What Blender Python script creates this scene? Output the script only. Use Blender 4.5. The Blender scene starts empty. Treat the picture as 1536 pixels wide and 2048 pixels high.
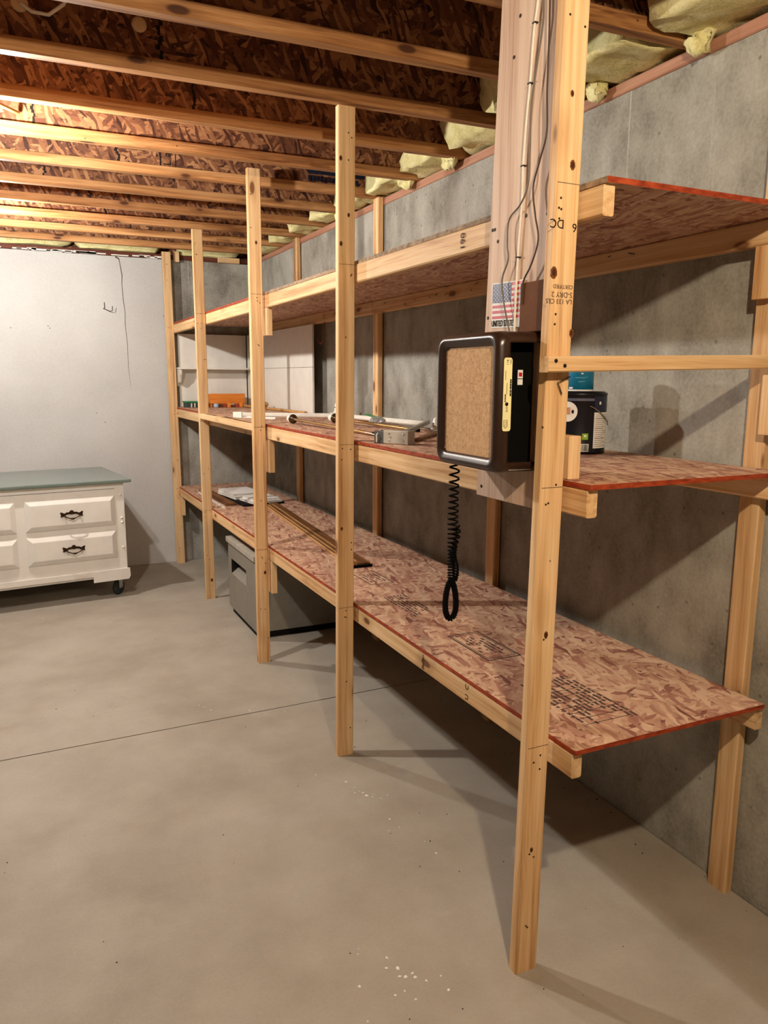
import bpy, bmesh, math, random
from mathutils import Vector, Matrix, noise
PI = math.pi
scene = bpy.context.scene
COL = scene.collection

# ------------------------------------------------------------------ camera
cam_d = bpy.data.cameras.new('camera')
cam = bpy.data.objects.new('camera', cam_d)
COL.objects.link(cam)
cR = Vector((0.90406783, -0.42735582, 0.00532544)); cU = Vector((0.06813003, 0.15640721, 0.98534009)); cF = Vector((0.42192376, 0.89045145, -0.17051849))
m = Matrix((cR, cU, -cF)).transposed().to_4x4()
m.translation = (-1.06145, 0.0, 1.46747)
cam.matrix_world = m
cam_d.sensor_fit = 'HORIZONTAL'; cam_d.sensor_width = 36.0
cam_d.lens = 36.0 * 1540.99 / 1536.0
cam_d.clip_start = 0.02
scene.camera = cam

# ------------------------------------------------------------------ world, exposure, lamps
w = bpy.data.worlds.new('dim_basement'); scene.world = w; w.use_nodes = True
w.node_tree.nodes['Background'].inputs[0].default_value = (0.9, 0.8, 0.7, 1)
w.node_tree.nodes['Background'].inputs[1].default_value = 0.002
scene.view_settings.view_transform = 'Standard'
scene.view_settings.look = 'None'
scene.view_settings.gamma = 1.0
scene.view_settings.use_curve_mapping = False
scene.view_settings.exposure = 1.85
scene.cycles.max_bounces = 8
scene.cycles.diffuse_bounces = 5
# three bare bulbs under the joists, all a little outside the frame: (x, y, z, strength, colour)
BULBS = [(-0.62, 0.12, 2.225, 1000.0, (1.0, 0.82, 0.58)),
         (-1.12, 3.17, 2.215, 860.0, (1.0, 0.94, 0.86)),
         (-1.20, 4.86, 2.215, 860.0, (1.0, 0.94, 0.86))]

# ------------------------------------------------------------------ material helpers
def srgb(r, g, b):
    f = lambda c: (c / 255 / 12.92) if c / 255 <= 0.04045 else ((c / 255 + 0.055) / 1.055) ** 2.4
    return (f(r), f(g), f(b), 1)

class NT:
    def __init__(self, name):
        self.m = bpy.data.materials.new(name); self.m.use_nodes = True
        self.t = self.m.node_tree; self.b = self.t.nodes['Principled BSDF']
    def n(self, typ, **kw):
        nd = self.t.nodes.new(typ)
        for k, v in kw.items():
            if k.startswith('i_'):
                k = k[2:]; k = int(k) if k.isdigit() else k.replace('_', ' ')
                nd.inputs[k].default_value = v
            else:
                setattr(nd, k, v)
        return nd
    def l(self, a, b): self.t.links.new(a, b)
    def math(self, op, a, b=None, clamp=False):
        nd = self.n('ShaderNodeMath', operation=op); nd.use_clamp = clamp
        for i, v in enumerate((a, b)):
            if v is None: continue
            if isinstance(v, (int, float)): nd.inputs[i].default_value = v
            else: self.l(v, nd.inputs[i])
        return nd.outputs[0]
    def mix(self, fac, a, b, blend='MIX'):
        nd = self.n('ShaderNodeMix', data_type='RGBA', blend_type=blend)
        for i, v in ((0, fac), (6, a), (7, b)):
            if isinstance(v, (int, float, tuple)): nd.inputs[i].default_value = v
            else: self.l(v, nd.inputs[i])
        return nd.outputs[2]
    def ramp(self, fac, stops, interp='LINEAR'):
        nd = self.n('ShaderNodeValToRGB'); cr = nd.color_ramp; cr.interpolation = interp
        while len(cr.elements) < len(stops): cr.elements.new(0.5)
        for e, (p, c) in zip(cr.elements, stops): e.position = p; e.color = c if len(c) == 4 else (*c, 1)
        self.l(fac, nd.inputs[0]); return nd.outputs[0]
    def coord(self, scale=(1, 1, 1), per_object=False, loc=(0, 0, 0)):
        tc = self.n('ShaderNodeTexCoord'); mp = self.n('ShaderNodeMapping')
        mp.inputs['Scale'].default_value = scale; mp.inputs['Location'].default_value = loc
        if per_object:
            oi = self.n('ShaderNodeObjectInfo')
            ad = self.n('ShaderNodeVectorMath', operation='ADD')
            cb = self.n('ShaderNodeCombineXYZ')
            self.l(self.math('MULTIPLY', oi.outputs['Random'], 17.3), cb.inputs[0])
            self.l(self.math('MULTIPLY', oi.outputs['Random'], 31.7), cb.inputs[1])
            self.l(self.math('MULTIPLY', oi.outputs['Random'], 11.9), cb.inputs[2])
            self.l(tc.outputs['Object'], ad.inputs[0]); self.l(cb.outputs[0], ad.inputs[1])
            self.l(ad.outputs[0], mp.inputs[0])
            self.rand = oi.outputs['Random']
        else:
            self.l(tc.outputs['Object'], mp.inputs[0])
        return mp.outputs[0]
    def scaled(self, vec, scale, loc=(0, 0, 0), rot=(0, 0, 0)):
        mp = self.n('ShaderNodeMapping'); self.l(vec, mp.inputs[0])
        mp.inputs['Scale'].default_value = scale; mp.inputs['Location'].default_value = loc; mp.inputs['Rotation'].default_value = rot
        return mp.outputs[0]
    def noise(self, vec, scale=1, detail=3, rough=0.55, dist=0.0):
        nd = self.n('ShaderNodeTexNoise'); self.l(vec, nd.inputs['Vector'])
        nd.inputs['Scale'].default_value = scale; nd.inputs['Detail'].default_value = detail
        nd.inputs['Roughness'].default_value = rough; nd.inputs['Distortion'].default_value = dist
        return nd.outputs['Fac']
    def bump(self, h, strength=0.3, dist=0.005):
        nd = self.n('ShaderNodeBump'); nd.inputs['Strength'].default_value = strength; nd.inputs['Distance'].default_value = dist
        self.l(h, nd.inputs['Height']); self.l(nd.outputs[0], self.b.inputs['Normal'])
    def fin(self, col, rough=0.6, spec=0.3, metal=0.0):
        if isinstance(col, tuple): self.b.inputs['Base Color'].default_value = col
        else: self.l(col, self.b.inputs['Base Color'])
        if isinstance(rough, (int, float)): self.b.inputs['Roughness'].default_value = rough
        else: self.l(rough, self.b.inputs['Roughness'])
        self.b.inputs['Specular IOR Level'].default_value = spec
        self.b.inputs['Metallic'].default_value = metal
        return self.m

_plain = {}
def plain(name, col, rough=0.5, spec=0.3, metal=0.0, vary=0.06, scale=40):
    if name in _plain: return _plain[name]
    t = NT(name); v = t.coord()
    n = t.noise(v, scale, 3)
    dark = tuple(c * (1 - vary * 2) for c in col[:3]) + (1,); lite = tuple(min(1, c * (1 + vary)) for c in col[:3]) + (1,)
    _plain[name] = t.fin(t.ramp(n, [(0.3, dark), (0.7, lite)]), rough, spec, metal)
    return _plain[name]

def wood(name, axis, c_dark, c_mid, c_lite, knots=True, glow=1.0):
    """sawn softwood, grain along the given axis"""
    t = NT(name); v = t.coord(per_object=True)
    def sc(along, across): return tuple(along if i == axis else across for i in range(3))
    warp = t.noise(t.scaled(v, sc(1.3, 5)), 1, 2)
    wv = t.n('ShaderNodeVectorMath', operation='ADD')
    cb = t.n('ShaderNodeCombineXYZ')
    for i in range(3):
        if i != axis: t.l(t.math('MULTIPLY', warp, 0.035), cb.inputs[i])
    t.l(v, wv.inputs[0]); t.l(cb.outputs[0], wv.inputs[1]); v2 = wv.outputs[0]
    g1 = t.noise(t.scaled(v2, sc(0.8, 45)), 1, 3, 0.6)
    g2 = t.noise(t.scaled(v2, sc(6, 260)), 1, 2, 0.6)
    blot = t.noise(t.scaled(v, sc(2.2, 6), (5, 3, 1)), 1, 2)
    g = t.math('ADD', t.math('MULTIPLY', g1, 0.62), t.math('ADD', t.math('MULTIPLY', g2, 0.2), t.math('MULTIPLY', blot, 0.18)))
    col = t.ramp(g, [(0.34, c_dark), (0.48, c_mid), (0.62, c_lite)])
    if knots:
        vo = t.n('ShaderNodeTexVoronoi', voronoi_dimensions='3D', feature='F1')
        t.l(t.scaled(v, sc(4.2, 11)), vo.inputs['Vector']); vo.inputs['Scale'].default_value = 1.0
        sp = t.n('ShaderNodeSeparateColor'); t.l(vo.outputs['Color'], sp.inputs[0])
        pick = t.math('GREATER_THAN', sp.outputs[0], 0.25)
        d = vo.outputs['Distance']
        halo = t.math('MULTIPLY', t.ramp(d, [(0.06, (1, 1, 1)), (0.34, (0, 0, 0))]), pick)
        core = t.math('MULTIPLY', t.ramp(d, [(0.10, (1, 1, 1)), (0.15, (0, 0, 0))]), pick)
        col = t.mix(t.math('MULTIPLY', halo, 0.55), col, c_dark)
        col = t.mix(t.math('MULTIPLY', core, 0.85), col, tuple(c * k for c, k in zip(c_dark[:3], (0.3, 0.2, 0.16))) + (1,))
        # nail holes
        vn = t.n('ShaderNodeTexVoronoi', voronoi_dimensions='3D', feature='F1')
        t.l(t.scaled(v, (11, 11, 11), (3, 7, 2)), vn.inputs['Vector']); vn.inputs['Scale'].default_value = 1.0
        spn = t.n('ShaderNodeSeparateColor'); t.l(vn.outputs['Color'], spn.inputs[0])
        hole = t.math('MULTIPLY', t.math('LESS_THAN', vn.outputs['Distance'], 0.037), t.math('GREATER_THAN', spn.outputs[1], 0.5))
        col = t.mix(t.math('MULTIPLY', hole, 0.85), col, (0.03, 0.015, 0.01, 1))
    hsv = t.n('ShaderNodeHueSaturation'); t.l(col, hsv.inputs['Color'])
    t.l(t.math('ADD', t.math('MULTIPLY', t.rand, 0.22), 0.88 * glow), hsv.inputs['Value'])
    t.bump(g, 0.15, 0.002)
    return t.fin(hsv.outputs[0], 0.62, 0.25)

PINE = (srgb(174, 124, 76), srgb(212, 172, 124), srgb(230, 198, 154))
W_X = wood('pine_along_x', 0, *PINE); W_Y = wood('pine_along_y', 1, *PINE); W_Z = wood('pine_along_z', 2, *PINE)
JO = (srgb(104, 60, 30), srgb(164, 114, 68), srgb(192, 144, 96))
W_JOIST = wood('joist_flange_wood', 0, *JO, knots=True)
W_PLANK = wood('pale_pink_plank', 2, srgb(172, 136, 112), srgb(202, 170, 146), srgb(216, 190, 168))
W_TREAT = wood('treated_plate_y', 1, srgb(124, 82, 64), srgb(156, 110, 88), srgb(174, 132, 108), knots=False)
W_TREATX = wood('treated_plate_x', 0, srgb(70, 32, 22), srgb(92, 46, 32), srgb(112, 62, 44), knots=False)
W_ORANGE = wood('orange_stained_wood', 0, srgb(176, 92, 24), srgb(214, 124, 44), srgb(226, 146, 66), knots=False)
W_MOULD = wood('brown_moulding_wood', 1, srgb(72, 42, 22), srgb(104, 66, 36), srgb(126, 86, 50), knots=False)
W_MOULDP = wood('pale_moulding_wood', 1, srgb(146, 104, 56), srgb(176, 132, 80), srgb(190, 150, 96), knots=False)

def osb(name, plane, c, size=1.0, rough=0.65, flow=0.0):
    """oriented strand board: four painterly layers of long random flakes"""
    t = NT(name); v = t.coord(per_object=True)
    sx = t.n('ShaderNodeSeparateXYZ'); t.l(v, sx.inputs[0])
    cb = t.n('ShaderNodeCombineXYZ')
    a, b = {'xy': (1, 0), 'xz': (0, 2), 'yz': (1, 2)}[plane]
    t.l(sx.outputs[a], cb.inputs[0]); t.l(sx.outputs[b], cb.inputs[1]); p = cb.outputs[0]
    wn = t.n('ShaderNodeTexNoise'); t.l(p, wn.inputs['Vector']); wn.inputs['Scale'].default_value = 9; wn.inputs['Detail'].default_value = 2
    wv = t.n('ShaderNodeVectorMath', operation='SCALE'); t.l(wn.outputs['Color'], wv.inputs[0]); wv.inputs['Scale'].default_value = 0.05
    ad = t.n('ShaderNodeVectorMath', operation='ADD'); t.l(p, ad.inputs[0]); t.l(wv.outputs[0], ad.inputs[1]); p = ad.outputs[0]
    base = t.noise(t.scaled(p, (14 / size, 60 / size, 1), rot=(0, 0, flow)), 1, 3)
    val = base; hgt = base
    for k, (ang, L, Wd, th) in enumerate(((0.15, 11, 34, 0.45), (-0.75, 13, 42, 0.55), (0.85, 10, 48, 0.6), (1.7, 15, 46, 0.68), (-0.25, 9, 52, 0.62))):
        vo = t.n('ShaderNodeTexVoronoi', voronoi_dimensions='2D', feature='F1')
        t.l(t.scaled(t.scaled(p, (1, 1, 1), (k * 3.1, k * 1.7, 0), (0, 0, ang + flow)), (L / size, Wd / size, 1)), vo.inputs['Vector'])
        vo.inputs['Scale'].default_value = 1.0; vo.inputs['Randomness'].default_value = 1.0
        sp = t.n('ShaderNodeSeparateColor'); t.l(vo.outputs['Color'], sp.inputs[0])
        msk = t.math('GREATER_THAN', sp.outputs[1], th)
        grain = t.noise(t.scaled(p, (20 / size, 200 / size, 1), rot=(0, 0, ang + flow)), 1, 2)
        fl = t.math('ADD', t.math('MULTIPLY', sp.outputs[0], 0.8), t.math('MULTIPLY', grain, 0.22))
        mm = t.n('ShaderNodeMix', data_type='FLOAT'); t.l(msk, mm.inputs[0]); t.l(val, mm.inputs[2]); t.l(fl, mm.inputs[3]); val = mm.outputs[0]
    col = t.ramp(val, [(0.08, c[0]), (0.2, c[1]), (0.42, c[2]), (0.62, c[3]), (0.86, c[4])])
    # thin dark gaps between strands
    gap = t.noise(t.scaled(p, (26, 120, 1), (2, 5, 0), (0, 0, 0.5 + flow)), 1, 2)
    col = t.mix(t.ramp(gap, [(0.64, (0, 0, 0)), (0.71, (0.75, 0.75, 0.75))]), col, c[0])
    t.bump(val, 0.25, 0.002)
    return t.fin(col, rough, 0.25)

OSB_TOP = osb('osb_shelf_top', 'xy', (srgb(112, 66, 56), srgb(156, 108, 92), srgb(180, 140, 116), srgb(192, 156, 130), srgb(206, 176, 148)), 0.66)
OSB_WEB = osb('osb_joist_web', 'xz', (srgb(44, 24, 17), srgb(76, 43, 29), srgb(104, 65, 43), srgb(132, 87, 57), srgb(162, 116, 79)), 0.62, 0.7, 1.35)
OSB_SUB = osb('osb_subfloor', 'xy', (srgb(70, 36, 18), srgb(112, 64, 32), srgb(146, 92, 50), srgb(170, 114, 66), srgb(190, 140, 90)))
RED = NT('red_painted_edge'); _v = RED.coord()
RED = RED.fin(RED.ramp(RED.noise(RED.scaled(_v, (30, 30, 90)), 1, 3), [(0.3, srgb(116, 40, 20)), (0.55, srgb(160, 64, 32)), (0.75, srgb(178, 84, 48))]), 0.6, 0.25)
EDGE_GREY = plain('weathered_board_edge', srgb(150, 128, 106), 0.8, 0.15, vary=0.25, scale=60)

def concrete_wall():
    t = NT('poured_concrete'); v = t.coord()
    big = t.noise(t.scaled(v, (1.1, 1.1, 0.8)), 1, 4, 0.6)
    blot = t.noise(t.scaled(v, (7, 7, 5), (4, 1, 2)), 1, 4, 0.65)
    streak = t.noise(t.scaled(v, (5, 5, 0.6), (1, 8, 3)), 1, 3, 0.6)
    fine = t.noise(v, 90, 3, 0.7)
    f = t.math('ADD', t.math('ADD', t.math('MULTIPLY', big, 0.28), t.math('MULTIPLY', blot, 0.40)), t.math('ADD', t.math('MULTIPLY', streak, 0.14), t.math('MULTIPLY', fine, 0.18)))
    col = t.ramp(f, [(0.38, srgb(112, 108, 99)), (0.5, srgb(152, 149, 140)), (0.62, srgb(176, 174, 166))])
    # pale runs of lime from the top of the wall
    run = t.noise(t.scaled(v, (60, 60, 0.35), (2, 2, 2)), 1, 2, 0.5)
    sep = t.n('ShaderNodeSeparateXYZ'); t.l(v, sep.inputs[0])
    top = t.ramp(sep.outputs[2], [(0.0, (0, 0, 0)), (1.0, (1, 1, 1))])
    mr = t.n('ShaderNodeMapRange'); t.l(sep.outputs[2], mr.inputs[0]); mr.inputs[1].default_value = 1.9; mr.inputs[2].default_value = 2.3
    col = t.mix(t.math('MULTIPLY', t.ramp(run, [(0.66, (0, 0, 0)), (0.71, (0.5, 0.5, 0.5))]), mr.outputs[0]), col, srgb(196, 194, 186))
    pv = t.n('ShaderNodeTexVoronoi', feature='F1'); t.l(v, pv.inputs['Vector']); pv.inputs['Scale'].default_value = 16
    pit = t.ramp(pv.outputs['Distance'], [(0.06, (1, 1, 1)), (0.11, (0, 0, 0))])
    spk = t.n('ShaderNodeSeparateColor'); t.l(pv.outputs['Color'], spk.inputs[0])
    pit = t.math('MULTIPLY', pit, t.math('GREATER_THAN', spk.outputs[0], 0.72))
    col = t.mix(t.math('MULTIPLY', pit, 0.5), col, srgb(80, 74, 66))
    t.bump(f, 0.25, 0.006)
    return t.fin(col, 0.85, 0.2)
CONC = concrete_wall()

def floor_mat():
    t = NT('trowelled_concrete_floor'); v = t.coord()
    big = t.noise(t.scaled(v, (0.9, 0.9, 1)), 1, 4, 0.55, 0.6)
    mid = t.noise(t.scaled(v, (4, 4, 1), (7, 3, 0)), 1, 4, 0.6)
    fine = t.noise(v, 110, 3, 0.7)
    f = t.math('ADD', t.math('ADD', t.math('MULTIPLY', big, 0.5), t.math('MULTIPLY', mid, 0.35)), t.math('MULTIPLY', fine, 0.15))
    col = t.ramp(f, [(0.36, srgb(145, 137, 125)), (0.5, srgb(161, 154, 142)), (0.64, srgb(173, 168, 157))])
    pv = t.n('ShaderNodeTexVoronoi', feature='F1'); t.l(v, pv.inputs['Vector']); pv.inputs['Scale'].default_value = 6
    spk = t.n('ShaderNodeSeparateColor'); t.l(pv.outputs['Color'], spk.inputs[0])
    pit = t.math('MULTIPLY', t.ramp(pv.outputs['Distance'], [(0.02, (1, 1, 1)), (0.035, (0, 0, 0))]), t.math('GREATER_THAN', spk.outputs[0], 0.55))
    col = t.mix(t.math('MULTIPLY', pit, 0.6), col, srgb(86, 76, 66))
    st = t.noise(t.scaled(v, (2.2, 2.2, 1), (9, 2, 0)), 1, 5, 0.7)
    col = t.mix(t.ramp(st, [(0.62, (0, 0, 0)), (0.74, (0.28, 0.28, 0.28))]), col, srgb(128, 112, 94))
    t.bump(f, 0.1, 0.004)
    return t.fin(col, 0.6, 0.3)
FLOOR = floor_mat()

def white_wall():
    t = NT('white_painted_masonry'); v = t.coord()
    lum = t.noise(v, 16, 5, 0.65); fine = t.noise(v, 70, 3, 0.6)
    big = t.noise(v, 1.5, 3)
    col = t.ramp(t.math('ADD', t.math('MULTIPLY', big, 0.7), t.math('MULTIPLY', fine, 0.3)), [(0.35, srgb(176, 175, 174)), (0.65, srgb(192, 192, 191))])
    pv = t.n('ShaderNodeTexVoronoi', feature='F1'); t.l(v, pv.inputs['Vector']); pv.inputs['Scale'].default_value = 9
    spk = t.n('ShaderNodeSeparateColor'); t.l(pv.outputs['Color'], spk.inputs[0])
    pit = t.math('MULTIPLY', t.ramp(pv.outputs['Distance'], [(0.03, (1, 1, 1)), (0.05, (0, 0, 0))]), t.math('GREATER_THAN', spk.outputs[0], 0.7))
    col = t.mix(t.math('MULTIPLY', pit, 0.5), col, srgb(130, 124, 118))
    t.bump(lum, 0.35, 0.006)
    return t.fin(col, 0.6, 0.3)
WHITEWALL = white_wall()
WHITE = plain('white_paint', srgb(220, 216, 208), 0.45, 0.35, vary=0.03, scale=12)
DRESSW = plain('white_furniture_paint', srgb(226, 223, 217), 0.4, 0.4, vary=0.03, scale=9)
GREENTOP = plain('grey_green_enamel_top', srgb(108, 122, 116), 0.2, 0.5, vary=0.06, scale=6)
BRONZE = plain('aged_bronze', srgb(74, 54, 38), 0.35, 0.5, 0.85, vary=0.2)
CHROME = plain('chrome', srgb(190, 190, 186), 0.2, 0.5, 1.0)
RUBBER = plain('dark_green_rubber', srgb(46, 52, 50), 0.6, 0.3)
BROWNP = plain('dark_brown_plastic', srgb(46, 29, 20), 0.28, 0.5, vary=0.05)
BLACKP = plain('black_plastic', srgb(9, 8, 7), 0.8, 0.08, vary=0.05)
CORK = NT('cork_sheet'); _v = CORK.coord()
_c = CORK.math('ADD', CORK.math('MULTIPLY', CORK.noise(_v, 420, 3, 0.7), 0.7), CORK.math('MULTIPLY', CORK.noise(_v, 120, 2), 0.3))
CORK = CORK.fin(CORK.ramp(_c, [(0.34, srgb(140, 104, 72)), (0.48, srgb(196, 158, 120)), (0.62, srgb(212, 178, 140)), (0.74, srgb(232, 204, 166))]), 0.9, 0.1)
LABELY = plain('cream_paper_label', srgb(236, 228, 172), 0.6, 0.2, vary=0.02)
INK = plain('black_ink', srgb(34, 28, 24), 0.8, 0.1)
INKF = plain('faded_ink', srgb(92, 74, 66), 0.9, 0.1, vary=0.2)
BLUEINK = plain('dark_blue_ink', srgb(28, 34, 52), 0.8, 0.1)
PAPERW = plain('white_paper', srgb(232, 230, 226), 0.6, 0.2, vary=0.02)
FLAGR = plain('flag_red', srgb(186, 30, 48), 0.45, 0.3, vary=0.03)
FLAGB = plain('flag_blue', srgb(28, 38, 92), 0.45, 0.3, vary=0.03)
GREYMET = plain('grey_beige_metal', srgb(134, 129, 119), 0.45, 0.35, vary=0.05, scale=20)
GREYTOP = plain('grey_metal_lid', srgb(172, 166, 154), 0.5, 0.3, vary=0.12, scale=14)
BLACKB = plain('black_base', srgb(20, 18, 17), 0.7, 0.2)
NAVY = plain('near_black_navy_label', srgb(12, 14, 24), 0.35, 0.4)
NAVY2 = plain('navy_label_panel', srgb(34, 40, 62), 0.35, 0.4)
GREYBAND = plain('grey_blue_band', srgb(92, 96, 116), 0.4, 0.4)
TEAL = plain('teal_can_paint', srgb(16, 112, 150), 0.35, 0.4, vary=0.06)
LIME = plain('lime_green_badge', srgb(140, 180, 52), 0.5, 0.3)
SALMON = plain('salmon_print', srgb(206, 150, 122), 0.6, 0.2, vary=0.2)
WIREW = plain('white_flat_cable', srgb(226, 218, 204), 0.5, 0.3)
WIREG = plain('grey_cable', srgb(104, 94, 84), 0.5, 0.3)
WIREB = plain('dark_brown_cable', srgb(66, 50, 42), 0.5, 0.3)
WHITEMET = plain('white_enamel_metal', srgb(228, 226, 218), 0.35, 0.4, vary=0.03)
GREYPL = plain('pale_grey_plastic', srgb(190, 186, 174), 0.45, 0.35, vary=0.03)
BRASS = plain('brass_tube', srgb(196, 162, 108), 0.25, 0.5, 0.9, vary=0.05)
DARKBR = plain('dark_brass', srgb(84, 66, 46), 0.3, 0.5, 0.7)
GREENPL = plain('green_plastic', srgb(44, 128, 74), 0.4, 0.4)
STEELH = plain('dark_steel', srgb(58, 54, 50), 0.45, 0.4, 0.6)
REDWIRE = plain('red_rubber_coated_wire', srgb(150, 60, 40), 0.5, 0.3)
NAILM = plain('dark_nail', srgb(48, 34, 26), 0.6, 0.3, 0.3)
DARKWD = plain('dark_brown_wood_pieces', srgb(92, 44, 26), 0.55, 0.3, vary=0.25)
PLAST = NT('clear_plastic'); PLAST.b.inputs['Transmission Weight'].default_value = 0.75
PLAST = PLAST.fin((0.85, 0.85, 0.84, 1), 0.2, 0.5)
FIBRE = NT('yellow_fibreglass'); _v = FIBRE.coord(per_object=True)
_f = FIBRE.math('ADD', FIBRE.math('MULTIPLY', FIBRE.noise(_v, 14, 4, 0.7), 0.6), FIBRE.math('MULTIPLY', FIBRE.noise(_v, 120, 3, 0.7), 0.4))
FIBRE.bump(_f, 0.5, 0.01)
FIBRE = FIBRE.fin(FIBRE.ramp(_f, [(0.32, srgb(186, 176, 112)), (0.5, srgb(222, 214, 158)), (0.68, srgb(236, 232, 190))]), 0.95, 0.05)
PORC = plain('white_porcelain', srgb(225, 222, 214), 0.25, 0.5, vary=0.02)

# ------------------------------------------------------------------ geometry helpers
class MB:
    def __init__(self): self.v = []; self.f = []; self.mi = []; self.sm = []
    def add(self, vs, fs, mi=0, smooth=False):
        o = len(self.v); self.v += [tuple(p) for p in vs]
        for f in fs: self.f.append(tuple(i + o for i in f)); self.mi.append(mi); self.sm.append(smooth)
        return self
    def box(self, a, b, mi=0, mats=None):
        (x0, y0, z0), (x1, y1, z1) = a, b
        vs = [(x0, y0, z0), (x1, y0, z0), (x1, y1, z0), (x0, y1, z0), (x0, y0, z1), (x1, y0, z1), (x1, y1, z1), (x0, y1, z1)]
        fs = [(0, 3, 2, 1), (4, 5, 6, 7), (0, 1, 5, 4), (1, 2, 6, 5), (2, 3, 7, 6), (3, 0, 4, 7)]   # -z +z -y +x +y -x
        for k, f in enumerate(fs): self.add(vs, [f], mats[k] if mats else mi)
        return self
    def cbox(self, a, b, c=0.003, mi=0):
        """box with chamfered edges, as one closed hull"""
        a = Vector(a); b = Vector(b); bm = bmesh.new(); bmesh.ops.create_cube(bm, size=1)
        for v in bm.verts: v.co = Vector(((a[i] + b[i]) / 2 + v.co[i] * (b[i] - a[i]) for i in range(3)))
        bmesh.ops.bevel(bm, geom=bm.edges[:], offset=c, segments=2, affect='EDGES', profile=0.6)
        return self.frombm(bm, mi)
    def frombm(self, bm, mi=0, smooth=False):
        bm.verts.index_update()
        self.add([v.co[:] for v in bm.verts], [[v.index for v in f.verts] for f in bm.faces], mi, smooth); bm.free(); return self
    def tube(self, pts, r, n=8, mi=0, cap=True):
        pts = [Vector(p) for p in pts]; rs = r if isinstance(r, (list, tuple)) else [r] * len(pts)
        prev = None; rings = []
        for i, p in enumerate(pts):
            d = (pts[min(i + 1, len(pts) - 1)] - pts[max(i - 1, 0)]).normalized()
            if prev is None:
                u = d.orthogonal().normalized()
            else:
                u = prev - d * prev.dot(d)
                u = u.normalized() if u.length > 1e-6 else d.orthogonal().normalized()
            prev = u; w_ = d.cross(u)
            rings.append([p + (u * math.cos(2 * PI * k / n) + w_ * math.sin(2 * PI * k / n)) * rs[i] for k in range(n)])
        vs = [q for r_ in rings for q in r_]; fs = []
        for i in range(len(rings) - 1):
            for k in range(n):
                a = i * n + k; b = i * n + (k + 1) % n
                fs.append((a, b, b + n, a + n))
        self.add(vs, fs, mi, True)
        if cap:
            self.add(rings[0], [tuple(reversed(range(n)))], mi); self.add(rings[-1], [tuple(range(n))], mi)
        return self
    def lathe(self, c, prof, n=24, mi=0, axis=(0, 0, 1), smooth=True):
        """profile of (radius, height) turned about an axis through c"""
        ax = Vector(axis).normalized(); u = ax.orthogonal().normalized(); w_ = ax.cross(u); c = Vector(c)
        rings = [[c + ax * h + (u * math.cos(2 * PI * k / n) + w_ * math.sin(2 * PI * k / n)) * max(r, 1e-5) for k in range(n)] for r, h in prof]
        vs = [q for r_ in rings for q in r_]; fs = []
        for i in range(len(rings) - 1):
            for k in range(n):
                a = i * n + k; b = i * n + (k + 1) % n
                fs.append((a, b, b + n, a + n))
        self.add(vs, fs, mi, smooth)
        self.add(rings[0], [tuple(reversed(range(n)))], mi); self.add(rings[-1], [tuple(range(n))], mi)
        return self
    def lumber(self, p0, p1, u, wu, v, wv, c=0.003, mi=0):
        """stick from p0 to p1 (centre line), width wu along u and wv along v, eased long edges"""
        p0 = Vector(p0); p1 = Vector(p1); u = Vector(u).normalized(); v = Vector(v).normalized()
        a, b = wu / 2, wv / 2
        pr = [(-a + c, -b), (a - c, -b), (a, -b + c), (a, b - c), (a - c, b), (-a + c, b), (-a, b - c), (-a, -b + c)]
        vs = [p0 + u * x + v * y for x, y in pr] + [p1 + u * x + v * y for x, y in pr]; n = 8
        fs = [(k, (k + 1) % n, (k + 1) % n + n, k + n) for k in range(n)] + [tuple(reversed(range(n))), tuple(range(n, 2 * n))]
        d = (p1 - p0)
        if u.cross(v).dot(d) < 0: fs = [tuple(reversed(f)) for f in fs]
        return self.add(vs, fs, mi)
    def quadpatch(self, o, x, y, mi=0, th=0.0006):
        """thin flat piece with corner o, edges x and y and thickness th along x cross y"""
        o = Vector(o); x = Vector(x); y = Vector(y); nn = x.cross(y).normalized() * th
        vs = [o, o + x, o + x + y, o + y]; vs = vs + [q + nn for q in vs]
        fs = [(0, 3, 2, 1), (4, 5, 6, 7), (0, 1, 5, 4), (1, 2, 6, 5), (2, 3, 7, 6), (3, 0, 4, 7)]
        return self.add(vs, fs, mi)
    def cylpatch(self, c, r, a0, a1, z0, z1, mi=0, n=10, th=0.0006):
        c = Vector(c); vs = []
        for k in range(n + 1):
            a = a0 + (a1 - a0) * k / n
            for rr in (r, r + th):
                for z in (z0, z1): vs.append((c.x + rr * math.cos(a), c.y + rr * math.sin(a), z))
        fs = []
        for k in range(n):
            i = 4 * k; j = i + 4
            fs += [(i + 2, j + 2, j + 3, i + 3), (i + 1, i + 3, j + 3, j + 1), (i, j, j + 2, i + 2), (i, i + 1, j + 1, j)]
        fs += [(0, 2, 3, 1), (4 * n, 4 * n + 1, 4 * n + 3, 4 * n + 2)]
        return self.add(vs, fs, mi, False)
    def build(self, name, mats, parent=None, loc=None):
        me = bpy.data.meshes.new(name)
        off = Vector(loc) if loc is not None else (parent['_base'] if False else Vector((0, 0, 0)))
        me.from_pydata(self.v, [], self.f)
        for p, mi, s in zip(me.polygons, self.mi, self.sm): p.material_index = mi; p.use_smooth = s
        for mt in (mats if isinstance(mats, (list, tuple)) else [mats]): me.materials.append(mt)
        me.update()
        o = bpy.data.objects.new(name, me); COL.objects.link(o)
        if parent is not None: attach(o, parent)
        return o

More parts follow.
